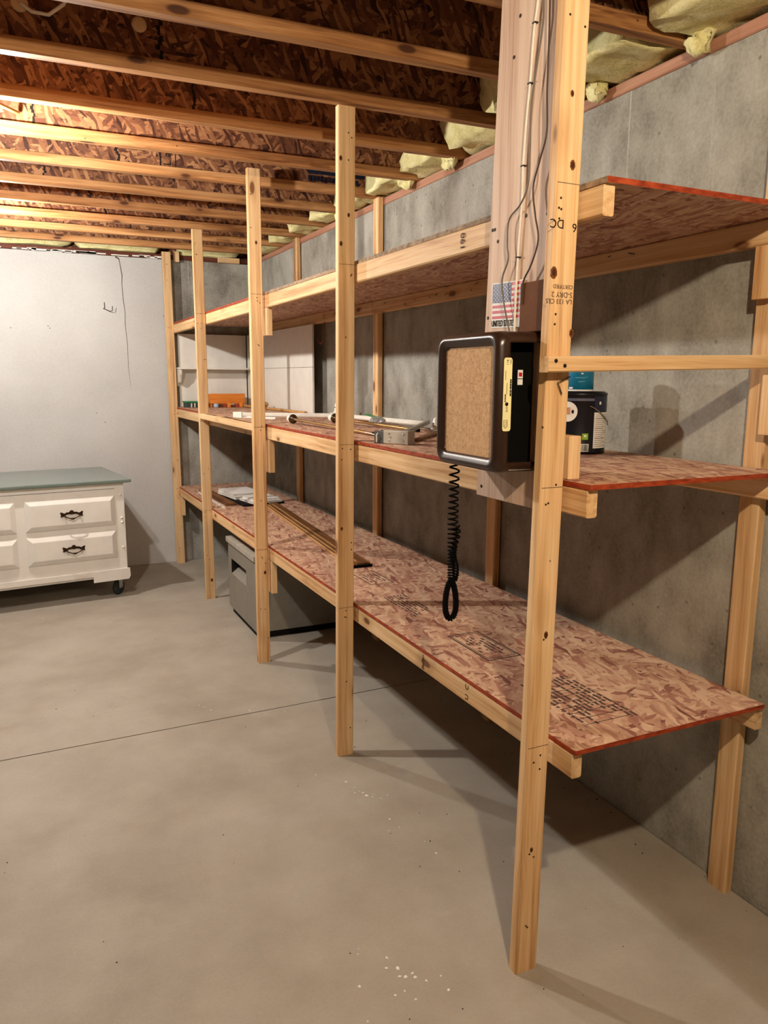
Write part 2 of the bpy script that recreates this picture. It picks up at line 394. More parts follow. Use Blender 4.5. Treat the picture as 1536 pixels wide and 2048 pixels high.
BASE = {}
def wpos(o):
    p = Vector((0, 0, 0))
    while o is not None: p = p + Vector(o.location); o = o.parent
    return p
def attach(o, parent):
    """child keeps its world place: mesh data stays in world units, origin moved onto the parent's base"""
    b = wpos(parent)
    o.parent = parent
    o.location = (0, 0, 0)
    if b.length > 0: o.data.transform(Matrix.Translation(-b))
def tag(o, label=None, cat=None, group=None, kind=None):
    for k, v in (('label', label), ('category', cat), ('group', group), ('kind', kind)):
        if v: o[k] = v
    return o
def thing(name, loc, label, cat, group=None):
    o = bpy.data.objects.new(name, None); COL.objects.link(o); o.location = loc; o.empty_display_size = 0.05
    return tag(o, label, cat, group)
def settle(o, loc):
    """give a single-mesh thing an origin at its base"""
    o.data.transform(Matrix.Translation(-Vector(loc))); o.location = loc; return o
def lettering(s, org, xd, yd, size, mat, parent, name='lettering', align='LEFT', depth=0.0004, sx=1.0):
    cu = bpy.data.curves.new(name, 'FONT'); cu.body = s; cu.size = size; cu.align_x = align; cu.extrude = depth; cu.resolution_u = 3
    to = bpy.data.objects.new('t', cu); COL.objects.link(to)
    bpy.context.view_layer.update()
    me = bpy.data.meshes.new_from_object(to.evaluated_get(bpy.context.evaluated_depsgraph_get()))
    COL.objects.unlink(to); bpy.data.objects.remove(to); bpy.data.curves.remove(cu)
    x = Vector(xd).normalized(); y = Vector(yd).normalized(); z = x.cross(y)
    M = Matrix((x * sx, y, z)).transposed().to_4x4(); M.translation = Vector(org)
    me.transform(M); me.materials.clear(); me.materials.append(mat); me.name = name
    o = bpy.data.objects.new(name, me); COL.objects.link(o)
    if parent is not None: attach(o, parent)
    return o
def dashes(org, xd, yd, wd, hd, rows, seed, th=0.0005, fill=0.72, rowh=0.5):
    """rows of short printed strokes, as small flat pieces"""
    rnd = random.Random(seed); b = MB(); x = Vector(xd).normalized(); y = Vector(yd).normalized()
    for r in range(rows):
        y0 = hd * (rows - r - 1 + 0.25) / rows; u = rnd.uniform(0, 0.05) * wd
        end = wd * rnd.uniform(0.7, 1)
        while u < end:
            L = wd * rnd.uniform(0.03, 0.12)
            if rnd.random() < fill: b.quadpatch(Vector(org) + x * u + y * y0, x * min(L, max(0.0005, end - u)), y * hd / rows * rowh, 0, th)
            u += L + wd * rnd.uniform(0.012, 0.03)
    return b

rnd = random.Random(4)
XW, YW, ZC, ZJ = 0.734, 6.2301, 2.3532, 2.3903
X_LEFT, Y_NEAR = -5.5, -4.2

# ------------------------------------------------------------------ lamps (builders)
for i, (bx, by, bz, st, colr) in enumerate(BULBS):
    t = thing('light_bulb', (bx, by, bz), ['bare bulb in porcelain holder under the joists nearest the viewer', 'bare bulb in porcelain holder under the joists level with the tall mid post', 'bare bulb in porcelain holder under the joists near the white back wall'][i], 'light bulb', 'bare ceiling bulbs')
    bm = bmesh.new(); bmesh.ops.create_icosphere(bm, subdivisions=2, radius=0.03)
    em = NT('lit_bulb_%d' % i); e = em.n('ShaderNodeEmission'); e.inputs[0].default_value = (*colr, 1); e.inputs[1].default_value = st
    em.l(e.outputs[0], em.t.nodes['Material Output'].inputs[0]); em.t.nodes.remove(em.b)
    g = MB().frombm(bm, 0, True); g.v = [(x + bx, y + by, z + bz) for x, y, z in g.v]
    g.build('glass_globe', em.m, t)
    MB().lathe((bx, by, bz), [(0.016, 0.03), (0.018, 0.05), (0.026, 0.056), (0.03, 0.085), (0.052, 0.1), (0.055, 0.125), (0.055, ZJ + 0.24 - bz if False else 0.14)]).build('lamp_holder', PORC, t)
    MB().box((bx - 0.03, by - 0.22, bz + 0.14), (bx + 0.03, by + 0.22, ZJ + 0.0005)).build('mounting_board', W_Y, t)

# ------------------------------------------------------------------ floor
fl = tag(MB().box((X_LEFT, Y_NEAR, -0.15), (XW + 0.2, YW + 0.2, -0.012)).build('floor', CONC), None, None, None, 'structure')
def crackY(x): return 3.165 + 0.0183 * x
b = MB()
def slab(poly, z0, z1):
    n = len(poly); vs = [(x, y, z0) for x, y in poly] + [(x, y, z1) for x, y in poly]
    return MB().add(vs, [tuple(reversed(range(n))), tuple(range(n, 2 * n))] + [(k, (k + 1) % n, (k + 1) % n + n, k + n) for k in range(n)])
g = 0.0035
XS = XW - 0.005
slab([(X_LEFT, Y_NEAR), (XS, Y_NEAR), (XS, crackY(XW) - g), (X_LEFT, crackY(X_LEFT) - g)], -0.012, 0).build('concrete_slab', FLOOR, fl)
slab([(X_LEFT, crackY(X_LEFT) + g), (XS, crackY(XW) + g), (XS, YW - 0.016), (X_LEFT, YW - 0.016)], -0.012, 0).build('concrete_slab', FLOOR, fl)
specks = MB()
def blob(x, y, r, z=0.0):
    n = rnd.randint(5, 8); a0 = rnd.uniform(0, 6); st = rnd.uniform(0.5, 1.6); aa = rnd.uniform(0, 3)
    pts = []
    for k in range(n):
        a = 2 * PI * k / n; q = r * rnd.uniform(0.5, 1.2); px, py = q * math.cos(a) * st, q * math.sin(a)
        pts.append((x + px * math.cos(aa) - py * math.sin(aa), y + px * math.sin(aa) + py * math.cos(aa)))
    vs = [(p[0], p[1], z) for p in pts] + [(p[0], p[1], z + 0.0008) for p in pts]
    specks.add(vs, [tuple(range(n, 2 * n))] + [(k, (k + 1) % n, (k + 1) % n + n, k + n) for k in range(n)])
# little splashes of white paint where the photograph shows them
for x, y, k, s in ((-0.045, 2.36, 7, 0.05), (0.0, 2.29, 4, 0.03), (-0.03, 2.12, 3, 0.02), (0.03, 2.0, 4, 0.035), (-0.34, 1.58, 7, 0.05), (-0.31, 1.49, 6, 0.05), (-0.27, 1.45, 5, 0.05), (-0.2, 1.22, 3, 0.03), (-0.42, 3.3, 3, 0.04), (-0.16, 3.1, 4, 0.06), (-1.0, 5.0, 2, 0.05)):
    for _ in range(k): blob(x + rnd.gauss(0, s), y + rnd.gauss(0, s * 1.2), rnd.uniform(0.002, 0.0065))
tag(specks.build('paint_splashes', PAPERW, fl), kind='stuff')
specks = MB()
for _ in range(70): blob(rnd.uniform(0.62, 0.73), rnd.uniform(1.1, 6.0), rnd.uniform(0.001, 0.004))
for _ in range(60): blob(rnd.uniform(-1.4, 0.5), rnd.uniform(1.0, 4.6), rnd.uniform(0.001, 0.003))
tag(specks.build('crumbs_of_dirt', NAILM, fl), kind='stuff')

# ------------------------------------------------------------------ walls
wr = tag(MB().box((XW, Y_NEAR, -0.012), (XW + 0.2, YW, ZC)).build('wall_right', CONC), kind='structure')
# raised form-panel seams and the tie holes left in the concrete
for y, d in ((1.48, 0.004), (2.35, 0.003), (3.22, 0.003), (4.09, 0.003), (4.96, 0.003), (5.83, 0.003)):
    MB().add(*(lambda vs: (vs, [(0, 1, 4, 3), (1, 2, 5, 4)]))([(XW, y - 0.006, 0), (XW - d * 0.4, y, 0), (XW, y + 0.006, 0), (XW, y - 0.006, ZC), (XW - d * 0.4, y, ZC), (XW, y + 0.006, ZC)])).build('form_seam', CONC, wr)
ck = [(XW - 0.0008, 2.31, 2.353), (XW - 0.0008, 2.305, 2.28), (XW - 0.0008, 2.32, 2.2), (XW - 0.0008, 2.30, 2.12), (XW - 0.0008, 2.325, 2.06)]
MB().tube(ck, [0.002, 0.0025, 0.002, 0.0015, 0.0005], 5).build('crack', INKF, wr)
MB().tube([(XW - 0.0008, 1.33, 2.02), (XW - 0.0008, 1.332, 1.99), (XW - 0.0008, 1.328, 1.95)], [0.0005, 0.003, 0.0005], 5).build('crack', INKF, wr)
wb = tag(MB().box((0.04, YW, -0.012), (XW + 0.2, YW + 0.2, ZC)).build('wall_back', CONC), kind='structure')
MB().box((X_LEFT, YW - 0.012, -0.002), (0.04, YW + 0.2, ZC - 0.004)).build('white_painted_wall', WHITEWALL, wb)
yk = YW - 0.0125
MB().tube([(-0.325, yk, 2.345), (-0.302, yk, 2.333), (-0.298, yk, 2.31), (-0.292, yk, 2.27), (-0.285, yk, 2.215), (-0.289, yk, 2.15), (-0.285, yk, 2.05), (-0.276, yk, 1.95), (-0.279, yk, 1.86), (-0.27, yk, 1.7), (-0.272, yk, 1.55), (-0.262, yk, 1.4)], [0.006, 0.004, 0.002, 0.0025, 0.003, 0.002, 0.0022, 0.002, 0.002, 0.0015, 0.0012, 0.0005], 5).build('crack', INKF, wb)
for x, z in ((-0.815, 1.83), (-0.805, 1.815), (-1.06, 1.81), (0.005, 1.93), (-0.52, 1.2), (-0.46, 1.13)):
    MB().lathe((x, yk + 0.001, z), [(0.004, 0), (0.0035, 0.002)], 7, axis=(0, -1, 0)).build('nail_hole', INKF, wb)
tag(MB().box((X_LEFT - 0.2, Y_NEAR - 0.2, -0.012), (X_LEFT, YW + 0.2, ZC + 0.3)).build('wall_left', CONC), kind='structure')
tag(MB().box((X_LEFT, Y_NEAR - 0.2, -0.012), (XW + 0.2, Y_NEAR, ZC + 0.3)).build('wall_front', CONC), kind='structure')
# steel hook in the white wall
hk = thing('wall_hook', (-0.4, yk, 1.96), 'small bent wire hook sticking out of the white painted wall', 'hook')
MB().tube([(-0.42, yk, 2.015), (-0.42, yk - 0.004, 1.975), (-0.43, yk - 0.006, 1.968), (-0.42, yk - 0.012, 1.965), (-0.385, yk - 0.035, 1.948), (-0.37, yk - 0.045, 1.955), (-0.37, yk - 0.05, 1.985)], 0.0028, 6).build('bent_wire', STEELH, hk)

# sill plates on top of the walls, rim boards behind the insulation
t1 = tag(MB().lumber((XW + 0.07, Y_NEAR, ZC + 0.0185), (XW + 0.07, YW + 0.1, ZC + 0.0185), (1, 0, 0), 0.15, (0, 0, 1), 0.036).build('trim_1', W_TREAT), kind='structure')
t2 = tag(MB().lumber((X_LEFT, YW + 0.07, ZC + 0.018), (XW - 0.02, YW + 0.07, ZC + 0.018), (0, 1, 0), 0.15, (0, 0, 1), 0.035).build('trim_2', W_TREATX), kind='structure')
# ragged patches of white paint on the back plate
pb = MB()
for k in range(24):
    x = rnd.uniform(-1.5, 0.0); L = rnd.uniform(0.02, 0.14)
    pb.box((x, YW - 0.0068, ZC + rnd.uniform(-0.002, 0.006)), (min(x + L, 0.02), YW - 0.005, ZC + rnd.uniform(0.01, 0.02)))
tag(pb.build('paint_smears', WHITE, t2), kind='stuff')
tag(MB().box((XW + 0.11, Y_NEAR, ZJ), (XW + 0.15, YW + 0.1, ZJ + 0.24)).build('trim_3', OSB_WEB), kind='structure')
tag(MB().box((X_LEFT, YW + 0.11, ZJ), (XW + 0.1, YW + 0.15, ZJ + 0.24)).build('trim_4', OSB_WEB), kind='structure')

# ------------------------------------------------------------------ ceiling: subfloor and I-joists
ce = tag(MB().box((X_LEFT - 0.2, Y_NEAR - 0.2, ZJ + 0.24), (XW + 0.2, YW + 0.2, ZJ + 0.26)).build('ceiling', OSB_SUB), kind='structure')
JS, J0, SK = 0.4152, 2.6316, 0.0342
def jy(k, x): return J0 + k * JS + (0.3 - x) * SK
FW, FH = 0.042, 0.042
joists = {}
for k in range(-17, 9):
    xa, xb = X_LEFT, XW + 0.105
    ya, yb = jy(k, xa) - FW / 2, jy(k, xb) - FW / 2
    if ya < Y_NEAR + 0.1: continue
    d = Vector((xb - xa, yb - ya, 0)).normalized(); nrm = Vector((-d.y, d.x, 0))
    wz = (ZJ + FH + ZJ + 0.24 - FH) / 2
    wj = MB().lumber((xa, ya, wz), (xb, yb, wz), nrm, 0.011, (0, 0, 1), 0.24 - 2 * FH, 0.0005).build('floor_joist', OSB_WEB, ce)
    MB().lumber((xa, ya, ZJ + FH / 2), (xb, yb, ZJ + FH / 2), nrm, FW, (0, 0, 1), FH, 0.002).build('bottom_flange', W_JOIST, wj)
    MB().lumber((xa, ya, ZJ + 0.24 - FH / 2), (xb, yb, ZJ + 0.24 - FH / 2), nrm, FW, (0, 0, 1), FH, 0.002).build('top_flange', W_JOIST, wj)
    joists[k] = wj
def webface(k, x): return jy(k, x) - FW / 2 - 0.0062
# black stamps on the webs: ragged vertical bars, boxed letters, a dark blue strip
def zigzag(k, x, z0, z1, w_=0.012):
    b = MB(); n = 9
    for i in range(n):
        z = z0 + (z1 - z0) * i / n; dx = rnd.uniform(-0.006, 0.006)
        b.box((x + dx - w_ * rnd.uniform(0.3, 0.7), webface(k, x) - 0.0006, z), (x + dx + w_ * rnd.uniform(0.3, 0.7), webface(k, x) + 0.0006, z + (z1 - z0) / n * 0.95))
    tag(b.build('ink_stamp', INK, joists[k]), kind='stuff')
zigzag(0, -0.585, 2.435, 2.56); zigzag(1, -0.40, 2.435, 2.56, 0.009); zigzag(2, -0.927, 2.435, 2.55, 0.008); zigzag(3, -0.569, 2.435, 2.53)
zigzag(4, -0.86, 2.435, 2.53, 0.01); zigzag(5, -0.62, 2.435, 2.5); zigzag(6, -0.5, 2.435, 2.5); zigzag(7, -0.3, 2.435, 2.5); zigzag(8, -0.4, 2.435, 2.5)
y_ = webface(3, -0.345)
MB().box((-0.385, y_ - 0.0006, 2.435), (-0.38, y_ + 0.0005, 2.53)).box((-0.315, y_ - 0.0006, 2.435), (-0.31, y_ + 0.0005, 2.53)).build('ink_stamp', INK, joists[3])
lettering('L a', (-0.335, y_ - 0.0006, 2.437), (0, 0, 1), (-1, 0, 0), 0.05, INK, joists[3])
y_ = webface(2, 0.3)
for k, x0, x1 in ((3, 0.33, 0.64),):
    y_ = webface(k, 0.5)
    bb = MB().box((x0, y_ - 0.004, 2.475), (x1, y_ - 0.001, 2.5))
    for i in range(14): bb.box((x0 + 0.02 * i, y_ - 0.004, 2.44), (x0 + 0.02 * i + rnd.uniform(0.006, 0.015), y_ - 0.001, 2.465))
    tag(bb.build('ink_stamp', BLUEINK, joists[k]), kind='stuff')
# knock-out plugs and a cable on the nearest visible web
for x, z, r in ((-0.645, 2.525, 0.023), (-0.975, 2.525, 0.024)):
    n_ = webface(0, x)
    MB().lathe((x, n_ + 0.002, z), [(r, 0), (r * 0.95, 0.006), (r * 0.6, 0.008), (0.001, 0.0085)], 14, axis=(0, -1, 0)).build('knockout_plug', plain('pale_plug', srgb(214, 186, 146), 0.8, 0.1), joists[0])
n_ = webface(0, -0.9)
MB().tube([(-0.97, n_ - 0.01, 2.52), (-0.945, n_ - 0.02, 2.5), (-0.90, n_ - 0.02, 2.5), (-0.86, n_ - 0.03, 2.53), (-0.82, n_ - 0.08, 2.585)], 0.0055, 7).build('cable', WIREW, joists[0])
MB().tube([(-1.1, jy(2, -1.1) - 0.36, 2.41), (-0.98, jy(2, -1) - 0.05, 2.46)], 0.008, 6).build('brace_strap', W_MOULDP, joists[2])

# ------------------------------------------------------------------ fibreglass batts
def batt(name, x0, x1, y0, y1, z0, z1, seed, amp, label, group, droop=0.0):
    nx, ny, nz = 5, 9, 6
    bm = bmesh.new(); bmesh.ops.create_cube(bm, size=2)
    bmesh.ops.subdivide_edges(bm, edges=bm.edges[:], cuts=7, use_grid_fill=True)
    c = Vector(((x0 + x1) / 2, (y0 + y1) / 2, (z0 + z1) / 2)); h = Vector(((x1 - x0) / 2, (y1 - y0) / 2, (z1 - z0) / 2))
    for v in bm.verts:
        q = v.co.copy(); ln = q.length; mx = max(abs(a) for a in q)
        q = q * (0.35 * (mx / max(ln, 1e-6)) + 0.65)
        p = Vector((q.x * h.x, q.y * h.y, q.z * h.z)) + c
        nz_ = noise.noise_vector(p * 9 + Vector((seed * 3.7, seed, 0))) * amp + noise.noise_vector(p * 28 + Vector((seed, 0, seed))) * amp * 0.35
        p += nz_
        p.z = max(z0, p.z); p.x = min(p.x, x1 + 0.005); p.y = min(max(p.y, y0), y1 + (0.03 if y1 > 6.2 else 0))
        v.co = p
    o = MB().frombm(bm, 0, True).build(name, FIBRE)
    settle(o, (c.x, c.y, z0)); tag(o, label, 'insulation', group)
    return o
ords = {-3: 'in the joist bay nearest the viewer at the top right corner', -2: 'in the second joist bay from the viewer above the right wall', -1: 'just right of the tall plank above the concrete wall', 0: 'just left of the tall plank above the concrete wall',
        1: 'in the second bay left of the tall plank, torn', 2: 'in the bay beside the short rear post top, near side', 3: 'in the bay behind the short rear post top', 4: 'between the two rear post tops, nearer one', 5: 'between the two rear post tops, farther one', 6: 'just beyond the farthest rear post top', 7: 'in the last bay before the corner'}
bats = {}
for k in range(-4, 8):
    ya = jy(k, 0.75) + 0.002; yb = jy(k + 1, 0.75) - FW - 0.002
    lab = 'yellow fibreglass batt tucked ' + ords.get(k, 'in the bay above and behind the viewer')
    zt = ZJ + 0.2
    x0 = 0.50 if k < 0 else 0.60
    bats[k] = batt('insulation_batt', x0, XW + 0.1, ya, yb, ZJ + 0.002, zt, k + 20, 0.035, lab, 'fibreglass batts above the right wall')
# torn tufts drooping over the plate
tufts = [(0.70, jy(-2, 0.7) - 0.075, 2.352, 0.04, 'small yellow tuft hanging at the joist end by the top right corner'),
         (0.70, jy(-1, 0.7) - 0.07, 2.352, 0.038, 'small yellow tuft beside the joist end right of the front post'),
         (0.69, jy(1, 0.7) + 0.02, 2.36, 0.05, 'yellow tuft drooping over the wall left of the tall plank'),
         (0.69, jy(2, 0.7) + 0.03, 2.36, 0.05, 'yellow tuft with a torn drip beside the third joist end'),
         (0.69, jy(4, 0.7) + 0.02, 2.36, 0.045, 'yellow tuft behind the tall middle post')]
for i, (x, y, z, r, lab) in enumerate(tufts):
    bm = bmesh.new(); bmesh.ops.create_icosphere(bm, subdivisions=3, radius=1)
    for v in bm.verts:
        p = Vector((v.co.x * 0.03, v.co.y * r, v.co.z * r * 1.1))
        p += noise.noise_vector(v.co * 1.8 + Vector((i * 5, 0, 0))) * r * 0.5
        if p.x > 0.028: p.x = 0.028
        v.co = p
    o = MB().frombm(bm, 0, True); o.v = [(a + x, b_ + y, c + z + r) for a, b_, c in o.v]; o.build('torn_flap', FIBRE, bats[(-3, -2, 1, 2, 4)[i]])
for i, (xa, xb, lab) in enumerate(((-2.2, -0.615, 'long yellow fibreglass batt above the white wall at the left'), (-0.6, 0.0, 'yellow fibreglass batt above the white wall ending at the corner post'), (0.13, 0.62, 'yellow fibreglass batt above the grey back wall, right of the corner post'))):
    batt('insulation_batt', xa, xb, YW - 0.03, YW + 0.1, ZC + 0.034, ZC + 0.125, 40 + i, 0.014, lab, 'fibreglass batts above the back wall')
sb = thing('blocking', (0.5, YW - 0.02, ZC), 'short pale wood block on the back wall plate near the corner', 'wood block')
MB().cbox((0.435, YW - 0.052, ZC - 0.002), (0.60, YW - 0.012, ZC + 0.036), 0.002).build('block', W_X, sb)
sb2 = thing('blocking', (0.105, YW - 0.02, ZC), 'short upright wood stub standing just right of the corner post top', 'wood block')
MB().cbox((0.095, YW - 0.045, ZC - 0.02), (0.135, YW - 0.013, ZJ + 0.02), 0.002).build('block', W_Z, sb2)

# ------------------------------------------------------------------ the built-in shelving
W, T = 0.0635, 0.030
ZB = (0.6064, 1.2285, 1.8672)           # undersides of the three decks
BT = 0.012
sh = thing('storage_shelving', (0.37, 3.75, 0), 'long three-deck lumber shelving built along the concrete wall', 'shelving')
POSTS = [('P1', -0.031, 0.002, 1.3932, ZJ - 0.0005), ('P2', -0.010, 0.0025, 2.6259, ZJ - 0.0005), ('P3', -0.009, -0.011, 3.734, 2.438), ('P4', 0.0046, -0.0056, 5.0266, 2.3753), ('P5', 0.0184, -0.0007, 6.1391, 2.395)]
posts = {}
for n, xb, xt, y, zt in POSTS:
    b = MB().lumber((xb + W / 2, y + T / 2, 0), (xt + W / 2, y + T / 2, zt), (1, 0, 0), W, (0, 1, 0), T, 0.003)
    posts[n] = b.build('post', W_Z, sh)
def pxx(n, z):
    q = [p for p in POSTS if p[0] == n][0]; return q[1] + (q[2] - q[1]) * z / q[4]
XB = 0.6963
BACK = [(1.3949, 2.39), (2.641, 2.39), (3.80, 2.39), (5.10, 2.39)]
for i, (y, zt) in enumerate(BACK):
    MB().lumber((XB + T / 2 + 0.001, y + W / 2, 0), (XB + T / 2 + 0.001, y + W / 2, zt - 0.0005), (0, 1, 0), W, (1, 0, 0), T, 0.003).build('post', W_Z, sh)
YE, YJ, YEND = 1.3141, 3.752, 6.205
XD = 0.686
boards = {}
for lv, z in enumerate(ZB):
    xo = (-0.008, -0.003, 0.0)[lv]
    for half, (ya, yb) in enumerate(((YE, YJ - 0.001), (YJ + 0.001, YEND))):
        # face order -z +z -y +x +y -x ; 0 strand board, 1 red edge, 2 weathered edge
        front = 2 if (lv == 2 and half == 0) else 1
        b = MB(); xa = W + (xo if half == 0 else 0)
        x0n, x0f = W + (xo if half == 0 else 0), W
        vs = [(x0n, ya, z), (XD, ya, z), (XD, yb, z), (x0f, yb, z), (x0n, ya, z + BT), (XD, ya, z + BT), (XD, yb, z + BT), (x0f, yb, z + BT)]
        fs = [(0, 3, 2, 1), (4, 5, 6, 7), (0, 1, 5, 4), (1, 2, 6, 5), (2, 3, 7, 6), (3, 0, 4, 7)]
        for f, mi in zip(fs, (0, 0, 1, 0, 1, front)): b.add(vs, [f], mi)
        boards[lv, half] = b.build('shelf_board', [OSB_TOP, RED, EDGE_GREY], sh)
beams = {}
for lv, z in enumerate(ZB):
    zc = z - W / 2 - 0.0003
    xo = (-0.008, -0.003, 0.0)[lv]
    xc = W + T / 2
    segs = [(1.3253, POSTS[1][3] - 0.012, xc + xo, xc - 0.004 if lv == 2 else xc), (POSTS[1][3] - 0.009, POSTS[2][3] - 0.012, xc, xc), (POSTS[2][3] - 0.009, 6.20, xc, xc)]
    for i, (ya, yb, x0, x1) in enumerate(segs):
        beams[lv, i] = MB().lumber((x0, ya, zc), (x1, yb, zc), (0, 0, 1), W, (1, 0, 0), T, 0.004).build('beam', W_Y, sh)
    xr = XB - T / 2 - 0.0005
    for ya, yb in ((1.3253, 3.80), (3.803, 6.20)):
        MB().lumber((xr, ya, zc), (xr, yb, zc), (0, 0, 1), W, (1, 0, 0), T, 0.004).build('beam', W_Y, sh)
# short cleats that carry the beams beside the posts
def cleat(y0, y1, z1, h, x0=W + 0.0005):
    return MB().lumber((x0 + T / 2, (y0 + y1) / 2, z1 - h), (x0 + T / 2, (y0 + y1) / 2, z1), (0, 1, 0), y1 - y0, (1, 0, 0), T, 0.002).build('cleat', W_Z, sh)
for n, p in enumerate(POSTS):
    for lv, z in enumerate(ZB):
        if n in (2,): cleat(p[3] - 0.016, p[3] + 0.045, z - W - 0.001, (0.17, 0.165, 0.13)[lv])
        if n == 4 and lv == 0: cleat(p[3] - 0.035, p[3] + 0.025, z - W - 0.001, 0.15)
for i, (y, zt) in enumerate(BACK):
    for lv, z in enumerate(ZB):
        if (i, lv) != (0, 2): continue
        MB().lumber((XB - T / 2 - 0.0005, y + W / 2 - 0.004, z - W - 0.001 - 0.13), (XB - T / 2 - 0.0005, y + W / 2 - 0.004, z - W - 0.001), (0, 1, 0), 0.05, (1, 0, 0), T, 0.002).build('cleat', W_Z, sh)
# upright off-cuts on the middle deck beside the near posts
MB().cbox((0.07, 1.405, 1.241), (0.104, 1.46, 1.341), 0.003).build('cleat', W_Z, sh)
MB().cbox((0.664, 1.335, 1.33), (0.694, 1.392, 1.482), 0.003).build('cleat', W_Z, sh)
# flat filler lumber between the third and fourth front posts, middle deck
fx = MB().lumber((W / 2 + 0.0005, POSTS[2][3] + T + 0.004, 1.2225), (W / 2 + 0.0005, POSTS[3][3] - 0.004, 1.2225), (1, 0, 0), W - 0.002, (0, 0, 1), 0.036, 0.003).build('filler_strip', W_Y, sh)
tag(dashes((0.012, 4.96, 1.2406), (0, -1, 0), (1, 0, 0), 0.34, 0.022, 1, 11, 0.0004, 1.0, 0.9).build('ink_stamp', INKF, fx), kind='stuff')
tag(dashes((0.014, 4.55, 1.2406), (0, -1, 0), (1, 0, 0), 0.22, 0.04, 1, 23, 0.0004, 1.0, 0.8).build('ink_stamp', INKF, fx), kind='stuff')
tag(dashes((0.012, 4.25, 1.2406), (0, -1, 0), (1, 0, 0), 0.4, 0.022, 1, 12, 0.0004, 1.0, 0.9).build('ink_stamp', INKF, fx), kind='stuff')
# cross rail from the near front post to the near rear post
rl = MB().lumber((-0.031, 1.3765, 1.4995), (0.7325, 1.3765, 1.516), (0, 0, 1), 0.034, (0, 1, 0), 0.032, 0.003).build('cross_rail', W_X, sh)
for x, z in ((-0.012, 1.507), (0.012, 1.497), (0.69, 1.52), (0.71, 1.508)):
    MB().lathe((x, 1.3603, z), [(0.0042, 0), (0.0042, 0.0012), (0.002, 0.0016)], 10, axis=(0, -1, 0)).build('screw_head', INK, rl)
# tall wide plank behind the wall phone
pl = MB()
PX0, PX1 = W - T - 0.001, W - 0.0012
def slant(y0b, y0t, y1b, y1t, zb, zt, x0, x1, mb):
    vs = [(x0, y0b, zb), (x1, y0b, zb), (x1, y1b, zb), (x0, y1b, zb), (x0, y0t, zt), (x1, y0t, zt), (x1, y1t, zt), (x0, y1t, zt)]
    mb.add(vs, [(0, 3, 2, 1), (4, 5, 6, 7), (0, 1, 5, 4), (1, 2, 6, 5), (2, 3, 7, 6), (3, 0, 4, 7)])
slant(1.435, 1.425, 1.733, 1.674, 1.165, ZJ - 0.0005, PX0, PX1, pl)
plank = pl.build('backing_plank', W_PLANK, sh)
for y, z in ((1.69, 1.83), (1.68, 1.83), (1.665, 1.80), (1.55, 1.84), (1.71, 1.19), (1.60, 2.28), (1.62, 2.2), (1.70, 1.62), (1.47, 1.83)):
    MB().lathe((PX0 - 0.0001, y, z), [(0.0042, 0), (0.0042, 0.001), (0.002, 0.0014)], 9, axis=(-1, 0, 0)).build('nail_head', NAILM, plank)
# bent nail hook, pencil marks and grade stamp on the near front post
q = pxx('P1', 1.46)
MB().tube([(q + 0.064, 1.3925, 1.474), (q + 0.045, 1.388, 1.468), (q + 0.026, 1.386, 1.462), (q + 0.04, 1.388, 1.436)], 0.0014, 6).build('bent_nail', STEELH, posts['P1'])
yf = 1.3930
for s, z, sz in (('CERTIFIED', 1.662, 0.0115), ('S-DRY 2', 1.644, 0.016), ('LA 133 CLS', 1.630, 0.0145)):
    lettering(s, (pxx('P1', z) + 0.058, yf, z + sz * 0.6), (-1, 0, 0), (0, 0, -1), sz, INKF, posts['P1'])
lettering('DC', (pxx('P1', 1.79) + 0.026, yf, 1.802), (-1, 0, 0), (0, 0, -1), 0.026, INK, posts['P1'])
lettering('6', (pxx('P1', 1.79) + 0.06, yf, 1.797), (-1, 0, 0), (0, 0, -1), 0.026, INK, posts['P1'])
for z in (1.227, 1.876, 0.603):
    q = pxx('P1', z); MB().quadpatch((q + 0.003, yf + 0.0003, z), (0.058, 0, 0.0), (0, 0, 0.0012)).build('pencil_line', INKF, posts['P1'])
for n in ('P2', 'P3', 'P4'):
    y = [p[3] for p in POSTS if p[0] == n][0] - 0.0002
    for z in ZB:
        q = pxx(n, z); MB().quadpatch((q + 0.003, y + 0.0002, z - 0.002), (0.058, 0, 0.0), (0, 0, 0.0012)).build('pencil_line', INKF, posts[n])
for n in ('P1', 'P2', 'P3', 'P4', 'P5'):
    b = MB(); y = [p[3] for p in POSTS if p[0] == n][0]
    for z in (0.12, 0.3, 0.58, 0.55, 0.85, 1.19, 1.215, 1.6, 1.83, 1.85, 2.2, 2.3):
        for _ in range(rnd.randint(1, 2)):
            zz = z + rnd.uniform(-0.03, 0.03)
            b.lathe((pxx(n, zz) + rnd.uniform(0.01, 0.054), y + 0.0004, zz), [(0.0027, 0), (0.0027, 0.0009), (0.0012, 0.0012)], 7, axis=(0, -1, 0))
    tag(b.build('nail_heads', NAILM, posts[n]), kind='stuff')
